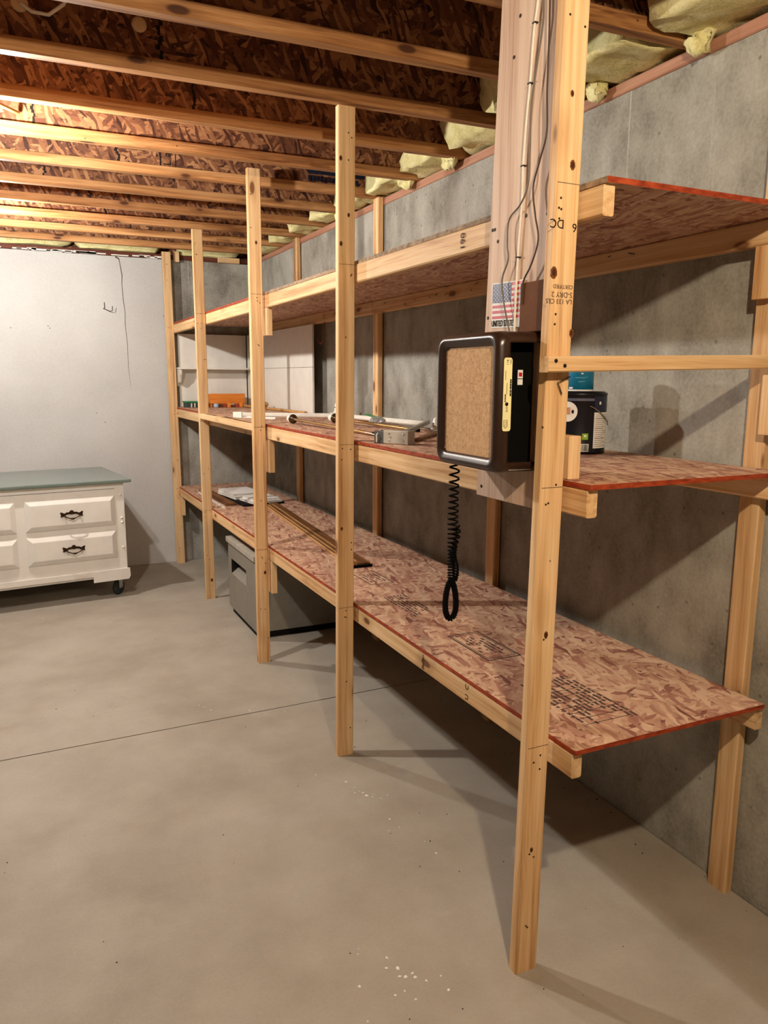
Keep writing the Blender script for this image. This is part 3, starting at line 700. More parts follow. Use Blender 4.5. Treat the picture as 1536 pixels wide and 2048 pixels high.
# the larger knots that show on the front posts
KNOTS = [('P1', 0.026, 2.053, 0.0055), ('P1', 0.035, 1.914, 0.0085), ('P1', -0.002, 1.693, 0.0105), ('P1', 0.052, 1.568, 0.0075), ('P1', 0.018, 0.881, 0.007), ('P1', 0.002, 0.335, 0.0055),
         ('P2', 0.010, 2.218, 0.007), ('P2', 0.039, 2.033, 0.006), ('P2', 0.010, 1.935, 0.007), ('P2', 0.008, 0.913, 0.006), ('P3', 0.025, 2.104, 0.007), ('P3', 0.034, 0.484, 0.008), ('P4', 0.045, 0.13, 0.01)]
KN = plain('knot_wood', srgb(120, 70, 36), 0.6, 0.2, vary=0.25, scale=300); KC = plain('knot_core', srgb(74, 40, 22), 0.6, 0.2, vary=0.3, scale=400)
for n, x, z, r in KNOTS:
    y = [p[3] for p in POSTS if p[0] == n][0]; o_ = None
    for rr, th, mt, nm in ((r, 0.0004, KN, 'knot'), (r * 0.6, 0.0008, KC, 'knot')):
        mb = MB(); m_ = 16
        ring = [(x + rr * (0.8 + 0.1 * math.sin(3 * k)) * math.cos(2 * PI * k / m_), z + rr * 1.25 * math.sin(2 * PI * k / m_)) for k in range(m_)]
        vs = [(a, y + 0.001, b_) for a, b_ in ring] + [(a, y - th, b_) for a, b_ in ring]
        mb.add(vs, [tuple(range(m_, 2 * m_))] + [(k, k + m_, (k + 1) % m_ + m_, (k + 1) % m_) for k in range(m_)]); mb.build(nm, mt, posts[n])
# carpenters' numbers on the beams
lettering('190', (W - 0.0045, 1.868, 1.812), (0, 0, 1), (0, 1, 0), 0.03, INKF, beams[2, 0])
lettering('U', (W - 0.0055, 1.79, 0.553), (0, 0, 1), (0, 1, 0), 0.024, INK, beams[0, 0])
lettering('C', (W - 0.0055, 1.79, 0.583), (0, 0, 1), (0, 1, 0), 0.024, INK, beams[0, 0])
tag(dashes((W - 0.0042, 2.06, 0.55), (0, 0, 1), (0, 1, 0), 0.05, 0.016, 3, 31, 0.0004, 0.8, 0.5).build('ink_stamp', INKF, beams[0, 0]), kind='stuff')
# black nails poking through the top rear beam
nb = MB()
for k in range(22):
    y = rnd.uniform(1.8, 4.6); z = ZB[2] - rnd.uniform(0.012, 0.05)
    nb.tube([(0.6657, y, z), (0.654, y - rnd.uniform(0.015, 0.05), z - rnd.uniform(-0.004, 0.014))], 0.0014, 5)
tag(nb.build('nail_points', NAILM, sh), kind='stuff')
# printed stamps on the lowest deck
b0 = boards[0, 0]; zt0 = ZB[0] + BT
def frame(mb, o, x, y, t_):
    o = Vector(o); x = Vector(x); y = Vector(y); xn = x.normalized(); yn = y.normalized()
    mb.quadpatch(o, x, yn * t_, th=0.0004); mb.quadpatch(o + y - yn * t_, x, yn * t_, th=0.0004)
    mb.quadpatch(o, xn * t_, y, th=0.0004); mb.quadpatch(o + x - xn * t_, xn * t_, y, th=0.0004)
zs = zt0 - 0.0001
s1 = dashes((0.205, 2.11, zs), (0, -1, 0), (1, 0, 0), 0.19, 0.085, 6, 5, 0.0004, 0.62)
frame(s1, (0.19, 2.145, zs), (0, -0.255, 0), (0.122, 0, 0), 0.006)
frame(s1, (0.199, 2.13, zs), (0, -0.225, 0), (0.104, 0, 0), 0.003)
tag(s1.build('ink_stamp', INKF, b0), kind='stuff')
s2 = dashes((0.165, 1.70, zs), (0, -1, 0), (1, 0, 0), 0.30, 0.17, 11, 8, 0.0004, 0.8)
for k in range(9): s2.quadpatch((0.17, 1.68 - 0.033 * k, zs), (0, -0.0025, 0), (0.15 if k % 3 else 0.17, 0, 0), th=0.0004)
tag(s2.build('ink_stamp', INKF, b0), kind='stuff')
tag(dashes((0.19, 2.66, zs), (0, -1, 0), (1, 0, 0), 0.30, 0.10, 7, 15, 0.0004, 0.9).build('ink_stamp', INKF, b0), kind='stuff')
s3 = dashes((0.24, 3.02, zs), (0, -1, 0), (1, 0, 0), 0.17, 0.08, 5, 19, 0.0004, 0.6)
frame(s3, (0.225, 3.06, zs), (0, -0.22, 0), (0.11, 0, 0), 0.005)
tag(s3.build('ink_stamp', INKF, b0), kind='stuff')
MB().tube([(0.39, 1.50, zt0), (0.392, 1.497, zt0 + 0.006), (0.398, 1.497, zt0 + 0.006), (0.40, 1.5, zt0)], 0.0015, 6).build('staple', CHROME, b0)

# ------------------------------------------------------------------ white panelling at the far end of the middle deck
zp0, zp1 = ZB[1] + BT + 0.001, ZB[2] - W - 0.003
pw = thing('white_panel', (0.655, 5.4, zp0), 'white painted sheet leaning on the rear posts at the far end of the middle shelf', 'panel')
MB().cbox((0.640, 4.655, zp0), (0.652, 6.17, 1.5365), 0.001).build('lower_sheet', WHITE, pw)
MB().cbox((0.640, 4.655, 1.5385), (0.652, 6.17, zp1), 0.001).build('upper_sheet', WHITE, pw)
pf = thing('wall_shelf', (0.37, 6.19, zp0), 'white wall shelf with scrolled bracket and backboard on the back wall', 'shelf')
MB().cbox((0.10, 6.186, zp0), (0.636, 6.2, zp1), 0.001).build('backboard', WHITE, pf)
MB().cbox((0.078, 6.06, 1.53), (0.638, 6.185, 1.545), 0.003).build('ledge', WHITE, pf)
br = MB(); prof = [(6.185, 1.529), (6.075, 1.529), (6.072, 1.515), (6.08, 1.49), (6.10, 1.465), (6.11, 1.445), (6.12, 1.43), (6.15, 1.425), (6.17, 1.41), (6.185, 1.40)]
n = len(prof); vs = [(0.082, y, z) for y, z in prof] + [(0.10, y, z) for y, z in prof]
br.add(vs, [tuple(range(n)), tuple(reversed(range(n, 2 * n)))] + [(k, k + n, (k + 1) % n + n, (k + 1) % n) for k in range(n)])
br.build('bracket', WHITE, pf)

# ------------------------------------------------------------------ wall phone with cork board front
ph = thing('wall_phone', (PX0, 1.6, 1.255), 'dark brown wall telephone housing with a cork board front on the tall plank', 'telephone')
def rrect(y0, y1, z0, z1, r, n=5):
    pts = []
    for cy, cz, a in ((y1 - r, z1 - r, 0), (y0 + r, z1 - r, PI / 2), (y0 + r, z0 + r, PI), (y1 - r, z0 + r, 3 * PI / 2)):
        for k in range(n + 1):
            t_ = a + PI / 2 * k / n; pts.append((cy + r * math.cos(t_), cz + r * math.sin(t_)))
    return pts
PY0, PY1, PZ0, PZ1 = 1.462, 1.742, 1.257, 1.572
loops = []
for x, ins, r in ((PX0 - 0.0005, 0.0, 0.022), (0.024, 0.0, 0.022), (-0.060, 0.0, 0.024), (-0.072, 0.0, 0.026), (-0.084, 0.003, 0.03), (-0.0895, 0.010, 0.027), (-0.0895, 0.015, 0.024), (-0.085, 0.021, 0.02), (-0.085, 0.024, 0.018), (-0.079, 0.028, 0.015), (-0.076, 0.030, 0.014)):
    loops.append([(x, y, z) for y, z in rrect(PY0 + ins, PY1 - ins, PZ0 + ins, PZ1 - ins, r)])
N = len(loops[0]); hb = MB(); vs = [p for L in loops for p in L]; fs = []
for i in range(len(loops) - 1):
    for k in range(N):
        if i == 1 and k == 11: continue            # the open side that shows the dark inside
        a = i * N + k; b_ = i * N + (k + 1) % N
        fs.append((a, b_, b_ + N, a + N))
hb.add(vs, fs, 0, True)
ho = hb.build('housing', BROWNP, ph)
so = ho.modifiers.new('shell', 'SOLIDIFY'); so.thickness = 0.004; so.offset = 0
ck_ = rrect(PY0 + 0.0305, PY1 - 0.0305, PZ0 + 0.0305, PZ1 - 0.0305, 0.012)
n = len(ck_); vs = [(-0.0735, y, z) for y, z in ck_] + [(-0.079, y, z) for y, z in ck_]
MB().add(vs, [tuple(range(n)), tuple(reversed(range(n, 2 * n)))] + [(k, (k + 1) % n, (k + 1) % n + n, k + n) for k in range(n)]).build('cork_board', CORK, ph)
MB().box((-0.07, 1.500, PZ0 + 0.012), (PX0 - 0.002, PY1 - 0.012, PZ1 - 0.006)).build('dark_infill', BLACKP, ph)  # black block added to keep the open inside dark, shade put into its colour
MB().cbox((-0.05, 1.468, PZ0 + 0.004), (0.012, 1.499, PZ0 + 0.012), 0.001).build('inner_tray', GREYPL, ph)
st = MB().quadpatch((-0.012, 1.4995, 1.455), (0.014, 0, 0), (0, 0, 0.034), th=0.0008).build('inner_sticker', PAPERW, ph)
MB().quadpatch((-0.009, 1.4987, 1.474), (0.009, 0, 0), (0, 0, 0.009), th=0.0004).build('red_print', FLAGR, st)
MB().quadpatch((-0.012, 1.4987, 1.468), (0.014, 0, 0), (0, 0, 0.0018), th=0.0004).build('black_line', INK, st)
# cream label on the side of the frame
yl = PY0 - 0.0022
lb = MB(); pts = []
for cx, cz, a in ((-0.060, 1.509, 0), (-0.072, 1.509, PI / 2), (-0.072, 1.358, PI), (-0.060, 1.358, 3 * PI / 2)):
    for k in range(4): t_ = a + PI / 2 * k / 3; pts.append((cx + 0.005 * math.cos(t_), cz + 0.006 * math.sin(t_)))
n = len(pts); vs = [(x, yl, z) for x, z in pts] + [(x, yl - 0.0007, z) for x, z in pts]
lb.add(vs, [tuple(range(n)), tuple(reversed(range(n, 2 * n)))] + [(k, k + n, (k + 1) % n + n, (k + 1) % n) for k in range(n)])
lb = lb.build('paper_label', LABELY, ph)
yq = yl - 0.0008
lettering('911', (-0.071, yq, 1.511), (0, 0, -1), (1, 0, 0), 0.0085, INK, lb)
lettering('DIAL', (-0.061, yq, 1.511), (0, 0, -1), (1, 0, 0), 0.005, INKF, lb)
tag(dashes((-0.0615, yq + 0.0002, 1.468), (0, 0, -1), (1, 0, 0), 0.042, 0.006, 1, 21, 0.0004, 1.0, 0.7).build('small_print', INK, lb), kind='stuff')
tag(dashes((-0.0745, yq + 0.0002, 1.436), (0, 0, -1), (1, 0, 0), 0.026, 0.005, 1, 22, 0.0004, 1.0, 0.7).build('small_print', INK, lb), kind='stuff')
lettering('GTE', (-0.069, yq, 1.407), (0, 0, -1), (1, 0, 0), 0.0065, INK, lb)
lb2 = MB().lathe((-0.067, yq + 0.0004, 1.4125), [(0.0045, 0), (0.0045, 0.0004)], 12, axis=(0, -1, 0)).build('round_logo', INK, lb)
tag(dashes((-0.075, yq + 0.0002, 1.378), (0, 0, -1), (1, 0, 0), 0.022, 0.013, 4, 7, 0.0004, 0.9, 0.4).build('small_print', INKF, lb), kind='stuff')
MB().quadpatch((-0.0725, yq + 0.0002, 1.486), (0, 0, -0.02), (0.001, 0, 0), th=0.0004).build('print_line', INKF, lb)
MB().quadpatch((-0.0685, yq + 0.0002, 1.459), (0, 0, -0.025), (0.0012, 0, 0), th=0.0004).build('print_line', INKF, lb)
MB().cbox((PX0 - 0.014, 1.455, PZ1 + 0.003), (PX0 - 0.0005, 1.545, 1.688), 0.003).build('back_plate', plain('mid_brown_plastic', srgb(104, 66, 42), 0.75, 0.1), ph)
# coiled cord: a long helix that hangs straight down, loops and comes back up
cl = []
for k in range(61):                                     # down
    s = k / 60; cl.append((Vector((-0.056 - 0.004 * s, 1.70, 1.262 - 0.318 * s)), 0.0125 if s < 0.55 else 0.0125 - 0.005 * (s - 0.55) / 0.45, 0.021 - 0.015 * s))
for k in range(41):                                     # the open teardrop loop
    a = 2 * PI * k / 40; z = 0.944 - 0.102 * (1 - math.cos(a)) / 2
    wdt = 0.0175 * math.sin(a) * (0.55 + 0.45 * (1 - math.cos(a)) / 2)
    cl.append((Vector((-0.060 - wdt, 1.70 + 0.004 * math.sin(a), z)), 0.0062, 0.0048))
for k in range(1, 41):                                  # back up beside the first strand
    s = k / 40; cl.append((Vector((-0.055 + 0.005 * math.sin(s * 9), 1.694, 0.944 + 0.15 * s)), 0.007 + 0.003 * s, 0.0055 + 0.010 * s))
hp = []; phs = 0.0; seg = 9
for i in range(len(cl) - 1):
    p0, r0, pit0 = cl[i]; p1, r1, pit1 = cl[i + 1]
    d = p1 - p0; L = d.length; d = d.normalized() if L > 0 else Vector((0, 0, -1))
    u = Vector((0, 1, 0)); v_ = d.cross(u).normalized(); steps = max(2, int(L / pit0 * seg))
    for k in range(steps):
        f = k / steps; a = phs + 2 * PI * (L * f) / pit0; r = r0 + (r1 - r0) * f
        hp.append(p0 + (p1 - p0) * f + (u * math.cos(a) + v_ * math.sin(a)) * r)
    phs += 2 * PI * L / pit0
MB().tube(hp, 0.0026, 5).build('coiled_cord', BLACKP, ph)

# flag sticker on the plank
fs_ = thing('flag_sticker', (PX0, 1.615, 1.59), 'American flag sticker with red stripes and blue canton on the tall plank', 'sticker')
FX = PX0 - 0.0006
def curl(u): return FX - (0.0 if u < 0.09 else 0.9 * (u - 0.09) ** 1.35 * 0.35)     # right side lifts off a little
def fpatch(mb, u0, u1, z0, z1, off, mi=0):
    n = 6; vs = []
    for k in range(n + 1):
        u = u0 + (u1 - u0) * k / n
        for dx in (off, off - 0.0005):
            for z in (z0, z1): vs.append((curl(u) + dx, 1.683 - u, z - 0.03 * u))
    fs2 = []
    for k in range(n):
        i = 4 * k; j = i + 4
        fs2 += [(i + 2, i + 3, j + 3, j + 2), (i + 3, i + 1, j + 1, j + 3), (i, i + 2, j + 2, j), (i, j, j + 1, i + 1)]
    fs2 += [(0, 1, 3, 2), (4 * n, 4 * n + 2, 4 * n + 3, 4 * n + 1)]
    mb.add(vs, fs2, mi)
b = MB(); fpatch(b, 0, 0.138, 1.594, 1.702, 0); sheet = b.build('white_sheet', PAPERW, fs_)
sh_h = 0.083 / 13
for k in range(0, 13, 2):
    b = MB(); z1 = 1.699 - sh_h * k; fpatch(b, 0.004 if k > 6 else 0.084, 0.136, z1 - sh_h, z1, -0.0006); b.build('red_stripe', FLAGR, sheet)
b = MB(); fpatch(b, 0.004, 0.084, 1.699 - 7 * sh_h, 1.699, -0.0007); b.build('blue_canton', FLAGB, sheet)
stars = MB()
for r in range(9):
    for c in range(6 if r % 2 == 0 else 5):
        u = 0.011 + c * 0.0132 + (0.0066 if r % 2 else 0); z = 1.6945 - r * 0.0047 - 0.03 * u
        vs = []
        for k in range(10):
            a = PI / 2 + k * PI / 5; q = 0.0026 if k % 2 == 0 else 0.0011
            vs.append((curl(u) - 0.0013, 1.683 - u - q * math.cos(a), z + q * math.sin(a)))
        stars.add(vs, [tuple(range(10))])
tag(stars.build('white_stars', PAPERW, sheet), kind='stuff')
lettering('UNITED STATES', (FX - 0.0012, 1.681, 1.5975), (0, -1, -0.03), (0, -0.03, 1), 0.021, INK, sheet, sx=0.66)

# cables running down the plank
def cable(name, pts, r, mat, lab, x=PX0 - 0.006):
    ps = [Vector((x, y, z)) for y, z in pts]; out = []
    for i in range(len(ps) - 1):
        a = ps[max(i - 1, 0)]; b_ = ps[i]; c = ps[i + 1]; d = ps[min(i + 2, len(ps) - 1)]
        for k in range(6):
            s = k / 6; out.append(0.5 * ((2 * b_) + (c - a) * s + (2 * a - 5 * b_ + 4 * c - d) * s * s + (3 * b_ - a - 3 * c + d) * s ** 3))
    out.append(ps[-1])
    o = MB().tube(out, r, 7).build(name, mat); settle(o, (x, pts[-1][0], pts[-1][1])); tag(o, lab, 'cable'); return o
white = cable('telephone_cable', [(1.52, 2.388), (1.526, 2.282), (1.537, 2.226), (1.545, 2.122), (1.555, 2.036), (1.561, 1.946), (1.561, 1.876), (1.569, 1.766), (1.573, 1.653), (1.575, 1.576)], 0.0027, WIREW, 'straight white telephone cable stapled down the tall plank')
for y, z in ((1.545, 2.12), (1.561, 1.95), (1.57, 1.75), (1.534, 2.24)):
    MB().cbox((PX0 - 0.0105, y - 0.0055, z - 0.0012), (PX0 - 0.0005, y + 0.0055, z + 0.0012), 0.0004).build('staple', NAILM, white)
cable('telephone_cable', [(1.497, 2.388), (1.497, 2.27), (1.497, 2.221), (1.513, 2.147), (1.53, 2.065), (1.528, 1.976), (1.531, 1.902), (1.56, 1.864), (1.602, 1.839), (1.607, 1.783), (1.601, 1.748), (1.624, 1.704), (1.612, 1.645), (1.584, 1.576)], 0.0021, WIREG, 'thin grey cable wandering across the white cable and the flag sticker', PX0 - 0.012)
cable('telephone_cable', [(1.468, 2.388), (1.468, 2.259), (1.466, 2.181), (1.466, 2.082), (1.462, 1.995), (1.482, 1.944), (1.504, 1.891), (1.493, 1.831), (1.478, 1.775), (1.501, 1.724), (1.529, 1.69), (1.535, 1.64)], 0.0021, WIREB, 'thin dark brown cable snaking beside the near post of the shelving', PX0 - 0.017)

# ------------------------------------------------------------------ paint cans on the middle deck
zt1 = ZB[1] + BT
CX, CY, CRr = 0.548, 1.957, 0.0825
A0 = math.radians(-129.5); dg = math.radians
pc = thing('paint_can', (CX, CY, zt1), 'large black paint can with wire handle and white label on the middle shelf', 'paint can')
MB().lathe((CX, CY, zt1), [(CRr - 0.002, 0), (CRr + 0.0008, 0.001), (CRr + 0.0008, 0.006), (CRr, 0.008), (CRr, 0.178), (CRr + 0.0015, 0.18), (CRr + 0.0015, 0.187), (CRr - 0.004, 0.188)], 48).build('body', NAVY, pc)
MB().lathe((CX, CY, zt1 + 0.187), [(CRr - 0.004, 0), (CRr - 0.006, 0.004), (CRr - 0.012, 0.003), (CRr - 0.014, -0.0005), (0.001, -0.0004)], 40).build('lid', plain('dark_can_lid', srgb(40, 40, 44), 0.35, 0.5, 0.6), pc)
MB().cylpatch((CX, CY, 0), CRr + 0.0002, A0 + dg(33), A0 + dg(84), zt1 + 0.018, zt1 + 0.128).build('white_label', PAPERW, pc)
MB().cylpatch((CX, CY, 0), CRr + 0.0002, A0 + dg(33), A0 + dg(84), zt1 + 0.13, zt1 + 0.178).build('navy_label', NAVY2, pc)
MB().cylpatch((CX, CY, 0), CRr + 0.0002, A0 - dg(60), A0 + dg(32), zt1 + 0.163, zt1 + 0.171).build('grey_band', GREYBAND, pc)
MB().cylpatch((CX, CY, 0), CRr + 0.0009, A0 + dg(45), A0 + dg(50), zt1 + 0.152, zt1 + 0.161).build('white_mark', PAPERW, pc)
tx = MB()
for k in range(17):
    z = zt1 + 0.024 + k * 0.006
    tx.cylpatch((CX, CY, 0), CRr + 0.0009, A0 + dg(36), A0 + dg(rnd.uniform(60, 80)), z, z + (0.0022 if k % 5 == 4 else 0.0012), n=6)
tag(tx.build('small_print', plain('grey_print', srgb(130, 124, 120), 0.7, 0.1), pc), kind='stuff')
MB().cylpatch((CX, CY, 0), CRr + 0.0003, A0 + dg(8), A0 + dg(21), zt1 + 0.045, zt1 + 0.064).build('green_badge', LIME, pc)
MB().cylpatch((CX, CY, 0), CRr + 0.0012, A0 + dg(12), A0 + dg(17), zt1 + 0.053, zt1 + 0.060).build('white_mark', PAPERW, pc)
bc = MB().cylpatch((CX, CY, 0), CRr + 0.0003, A0 + dg(6), A0 + dg(23), zt1 + 0.008, zt1 + 0.032).build('barcode_patch', PAPERW, pc)
bb = MB()
for k in range(9):
    a = A0 + dg(7.5 + k * 1.6); bb.cylpatch((CX, CY, 0), CRr + 0.0011, a, a + dg(rnd.uniform(0.4, 1.1)), zt1 + 0.011, zt1 + 0.03, n=1)
tag(bb.build('barcode_bars', INK, bc), kind='stuff')
# round white sticker
rs = MB(); cen = A0 - dg(25); vs = [(CX + (CRr + 0.0012) * math.cos(cen), CY + (CRr + 0.0012) * math.sin(cen), zt1 + 0.130)]
n = 28
for k in range(n):
    a = 2 * PI * k / n; an = cen + 0.031 * math.cos(a) / CRr
    vs.append((CX + (CRr + 0.0012) * math.cos(an), CY + (CRr + 0.0012) * math.sin(an), zt1 + 0.130 + 0.031 * math.sin(a)))
rsk = rs.add(vs, [(0, k + 1, (k + 1) % n + 1) for k in range(n)]).build('round_sticker', PAPERW, pc)
MB().cylpatch((CX, CY, 0), CRr + 0.0015, cen - dg(10), cen + dg(6), zt1 + 0.122, zt1 + 0.143).build('picture_patch', SALMON, rsk)
hd = []
for k in range(25):
    s = k / 24; a = A0 + dg(20 + 62 * s); hd.append((CX + (CRr + 0.006) * math.cos(a), CY + (CRr + 0.006) * math.sin(a), zt1 + 0.148 - 0.06 * s ** 1.2))
for k in range(1, 25):
    s = k / 24; a = A0 + dg(82 + 118 * s); hd.append((CX + (CRr + 0.006) * math.cos(a), CY + (CRr + 0.006) * math.sin(a), zt1 + 0.088 + 0.06 * s ** 0.9))
MB().tube(hd, 0.0017, 6).build('wire_handle', CHROME, pc)
TX, TY, TR = CX - 0.018, CY - 0.022, 0.039
tz = zt1 + 0.1915
tc = thing('spray_can', (TX, TY, tz), 'small teal can standing on the lid of the black paint can', 'can')
MB().lathe((TX, TY, tz), [(TR - 0.003, 0), (TR, 0.001), (TR, 0.085), (TR - 0.003, 0.09), (TR - 0.010, 0.094), (0.012, 0.096), (0.011, 0.1)], 36).build('body', TEAL, tc)
MB().lathe((TX, TY, tz), [(TR + 0.0005, 0.0005), (TR + 0.001, 0.001), (TR + 0.001, 0.005), (TR + 0.0005, 0.0055)], 36).build('white_base_ring', PAPERW, tc)
MB().cylpatch((TX, TY, 0), TR + 0.0002, A0 - dg(60), A0 - dg(36), tz + 0.008, tz + 0.013).build('white_mark', PAPERW, tc)
MB().cylpatch((TX, TY, 0), TR + 0.0002, A0 + dg(1), A0 + dg(10), tz + 0.052, tz + 0.056).build('white_mark', PAPERW, tc)
tz2 = MB()
for z, a, b_ in ((0.04, -25, 20), (0.042, 22, 30), (0.028, -10, 8), (0.029, 10, 18)): tz2.cylpatch((TX, TY, 0), TR + 0.0002, A0 + dg(a), A0 + dg(b_), tz + z, tz + z + 0.003)
tag(tz2.build('small_print', plain('pale_teal_print', srgb(74, 150, 180), 0.5, 0.3), tc), kind='stuff')

# ------------------------------------------------------------------ dresser on casters
DX, DY = -0.455, 5.322
dr = thing('dresser', (DX, DY, 0), 'white painted dresser on casters with a grey green top and bronze pulls', 'dresser')
DW, DD = 1.36, 0.80
ROT = Matrix.Translation((DX, DY, 0)) @ Matrix.Rotation(0.125, 4, 'Z')
def dbuild(mb, name, mat, parent=dr):
    mb.v = [tuple(ROT @ Vector(p)) for p in mb.v]; return mb.build(name, mat, parent)
dbuild(MB().cbox((-DW, 0.0, 0.148), (0.0, DD, 0.781), 0.003), 'carcass', DRESSW)
dbuild(MB().cbox((-DW - 0.045, -0.03, 0.7815), (0.045, DD + 0.01, 0.803), 0.006), 'top', GREENTOP)
sk = MB()
pts = [(-DW - 0.005, 0.125), (-DW - 0.005, 0.20), (0.012, 0.20), (0.014, 0.145), (0.002, 0.125), (-0.225, 0.125), (-0.225, 0.165), (-DW + 0.2, 0.165), (-DW + 0.2, 0.125)]
n = len(pts); vs = [(x, -0.012, z) for x, z in pts] + [(x, -0.0005, z) for x, z in pts]
sk.add(vs, [tuple(range(n)), tuple(reversed(range(n, 2 * n)))] + [(k, k + n, (k + 1) % n + n, (k + 1) % n) for k in range(n)])
dbuild(sk, 'skirt', DRESSW)
def raised(x0, x1, z0, z1):
    """drawer front: slab, cove and raised field"""
    b = MB(); L = []
    for ins, y in ((0, -0.0005), (0, -0.005), (0.004, -0.0075), (0.030, -0.0215), (0.034, -0.022), (0.036, -0.022)):
        L.append([(x0 + ins, y, z0 + ins), (x1 - ins, y, z0 + ins), (x1 - ins, y, z1 - ins), (x0 + ins, y, z1 - ins)])
    vs = [p for q in L for p in q]; fs = []
    for i in range(len(L) - 1):
        for k in range(4): fs.append((i * 4 + k, i * 4 + (k + 1) % 4, i * 4 + 4 + (k + 1) % 4, i * 4 + 4 + k))
    fs.append(tuple(range(len(vs) - 4, len(vs)))); fs.append((3, 2, 1, 0))
    return b.add(vs, fs)
def pull(mb_parent, cx, cz):
    y = -0.0218
    plate = MB(); outl = [(0, 0.030), (0.007, 0.028), (0.013, 0.022), (0.015, 0.018), (0.032, 0.017), (0.045, 0.010), (0.055, 0.015), (0.064, 0.020), (0.071, 0.017), (0.068, 0.007), (0.066, -0.004), (0.070, -0.012), (0.058, -0.012), (0.046, -0.006), (0.034, 0.003), (0.015, 0.005), (0, 0.002)]
    poly = outl + [(-x, z) for x, z in reversed(outl[1:-1])]
    n = len(poly); vs = [(cx + x, y, cz + z) for x, z in poly] + [(cx + x * 0.93, y - 0.005, cz + z * 0.93 + 0.0005) for x, z in poly]
    plate.add(vs, [tuple(range(n)), tuple(reversed(range(n, 2 * n)))] + [(k, k + n, (k + 1) % n + n, (k + 1) % n) for k in range(n)])
    for s in (-1, 1): plate.lathe((cx + s * 0.047, y, cz + 0.002), [(0.007, 0), (0.007, 0.006), (0.004, 0.015), (0.004, 0.021)], 10, axis=(0, -1, 0))
    bail = [(cx - 0.047, y - 0.018, cz + 0.001)]
    for k in range(13):
        s = -1 + 2 * k / 12; bail.append((cx + s * 0.044, y - 0.020 - 0.004 * (1 - s * s), cz - 0.006 - 0.017 * (1 - abs(s) ** 1.6)))
    bail.append((cx + 0.047, y - 0.018, cz + 0.001))
    plate.tube(bail, [0.0036] * 6 + [0.0062] * 3 + [0.0036] * 6, 8)
    plate.lathe((cx, y - 0.024, cz - 0.024), [(0.001, -0.004), (0.005, -0.003), (0.005, 0.003), (0.001, 0.004)], 10, axis=(0, 0, 1))
    dbuild(plate, 'pull_handle', BRONZE, mb_parent)
for cx0, cx1 in ((-0.612, -0.064), (-DW + 0.064, -0.665)):
    for z0, z1 in ((0.503, 0.70), (0.282, 0.465)):
        d_ = dbuild(raised(cx0, cx1, z0, z1), 'drawer', DRESSW)
        pull(d_, (cx0 + cx1) / 2, (z0 + z1) / 2 - 0.005)
for z in (0.545, 0.515, 0.345, 0.70):
    dbuild(MB().lathe((-0.022, 0.0, z), [(0.008, 0), (0.0075, 0.005), (0.005, 0.008), (0.001, 0.0095)], 12, axis=(0, -1, 0)), 'screw_cap', PORC)
dbuild(MB().box((-DW + 0.03, -0.0008, 0.742), (-0.06, 0.001, 0.7445)), 'seam', INKF)
for wx, wy in ((-0.06, 0.08), (-0.06, DD - 0.09), (-DW + 0.06, 0.08), (-DW + 0.06, DD - 0.09)):
    cs = MB().cbox((wx - 0.045, wy - 0.045, 0.142), (wx + 0.045, wy + 0.045, 0.148), 0.001)
    cs.lathe((wx, wy, 0.125), [(0.022, 0), (0.026, 0.006), (0.026, 0.018)], 16)
    for s in (-1, 1):
        cs.cbox((wx + s * 0.020 - 0.002, wy - 0.02, 0.045), (wx + s * 0.020 + 0.002, wy + 0.02, 0.128), 0.001)
    cs.tube([(wx - 0.026, wy, 0.052), (wx + 0.026, wy, 0.052)], 0.006, 8)
    SW = Matrix.Translation((wx, wy, 0)) @ Matrix.Rotation(-0.85, 4, 'Z') @ Matrix.Translation((-wx, -wy + 0.02, 0))
    cs.v = [tuple(SW @ Vector(p)) if p[2] < 0.1285 else p for p in cs.v]
    c_ = dbuild(cs, 'caster', CHROME)
    wl = (MB().lathe((wx - 0.016, wy, 0.0515), [(0.02, 0.0), (0.044, 0.0005), (0.0505, 0.005), (0.0515, 0.016), (0.0505, 0.027), (0.044, 0.0315), (0.02, 0.032)], 28, axis=(1, 0, 0)))
    wl.v = [tuple(SW @ Vector(p)) for p in wl.v]; dbuild(wl, 'wheel', RUBBER, c_)

# ------------------------------------------------------------------ grey metal box under the lowest deck
gx = thing('metal_cabinet', (0.36, 4.38, 0), 'grey metal cabinet with a recessed hand slot under the lowest shelf', 'cabinet')
GX0, GX1, GY0, GY1 = 0.082, 0.655, 4.085, 4.70
gb = MB()
sy0, sy1, sz0, sz1 = 4.285, 4.625, 0.268, 0.362
# front (-X) face as a frame around the slot, then the other sides
def q4(a, b_, c, d): gb.add([a, b_, c, d], [(0, 1, 2, 3)])
Z0, Z1 = 0.045, 0.452
for (ya, yb, za, zb) in ((GY0, sy0, Z0, Z1), (sy1, GY1, Z0, Z1), (sy0, sy1, Z0, sz0), (sy0, sy1, sz1, Z1)):
    q4((GX0, ya, za), (GX0, ya, zb), (GX0, yb, zb), (GX0, yb, za))
q4((GX0, GY0, Z0), (GX1, GY0, Z0), (GX1, GY0, Z1), (GX0, GY0, Z1)); q4((GX0, GY1, Z0), (GX0, GY1, Z1), (GX1, GY1, Z1), (GX1, GY1, Z0))
q4((GX1, GY0, Z0), (GX1, GY1, Z0), (GX1, GY1, Z1), (GX1, GY0, Z1)); q4((GX0, GY0, Z1), (GX1, GY0, Z1), (GX1, GY1, Z1), (GX0, GY1, Z1)); q4((GX0, GY0, Z0), (GX0, GY1, Z0), (GX1, GY1, Z0), (GX1, GY0, Z0))
gb.build('body', GREYMET, gx)
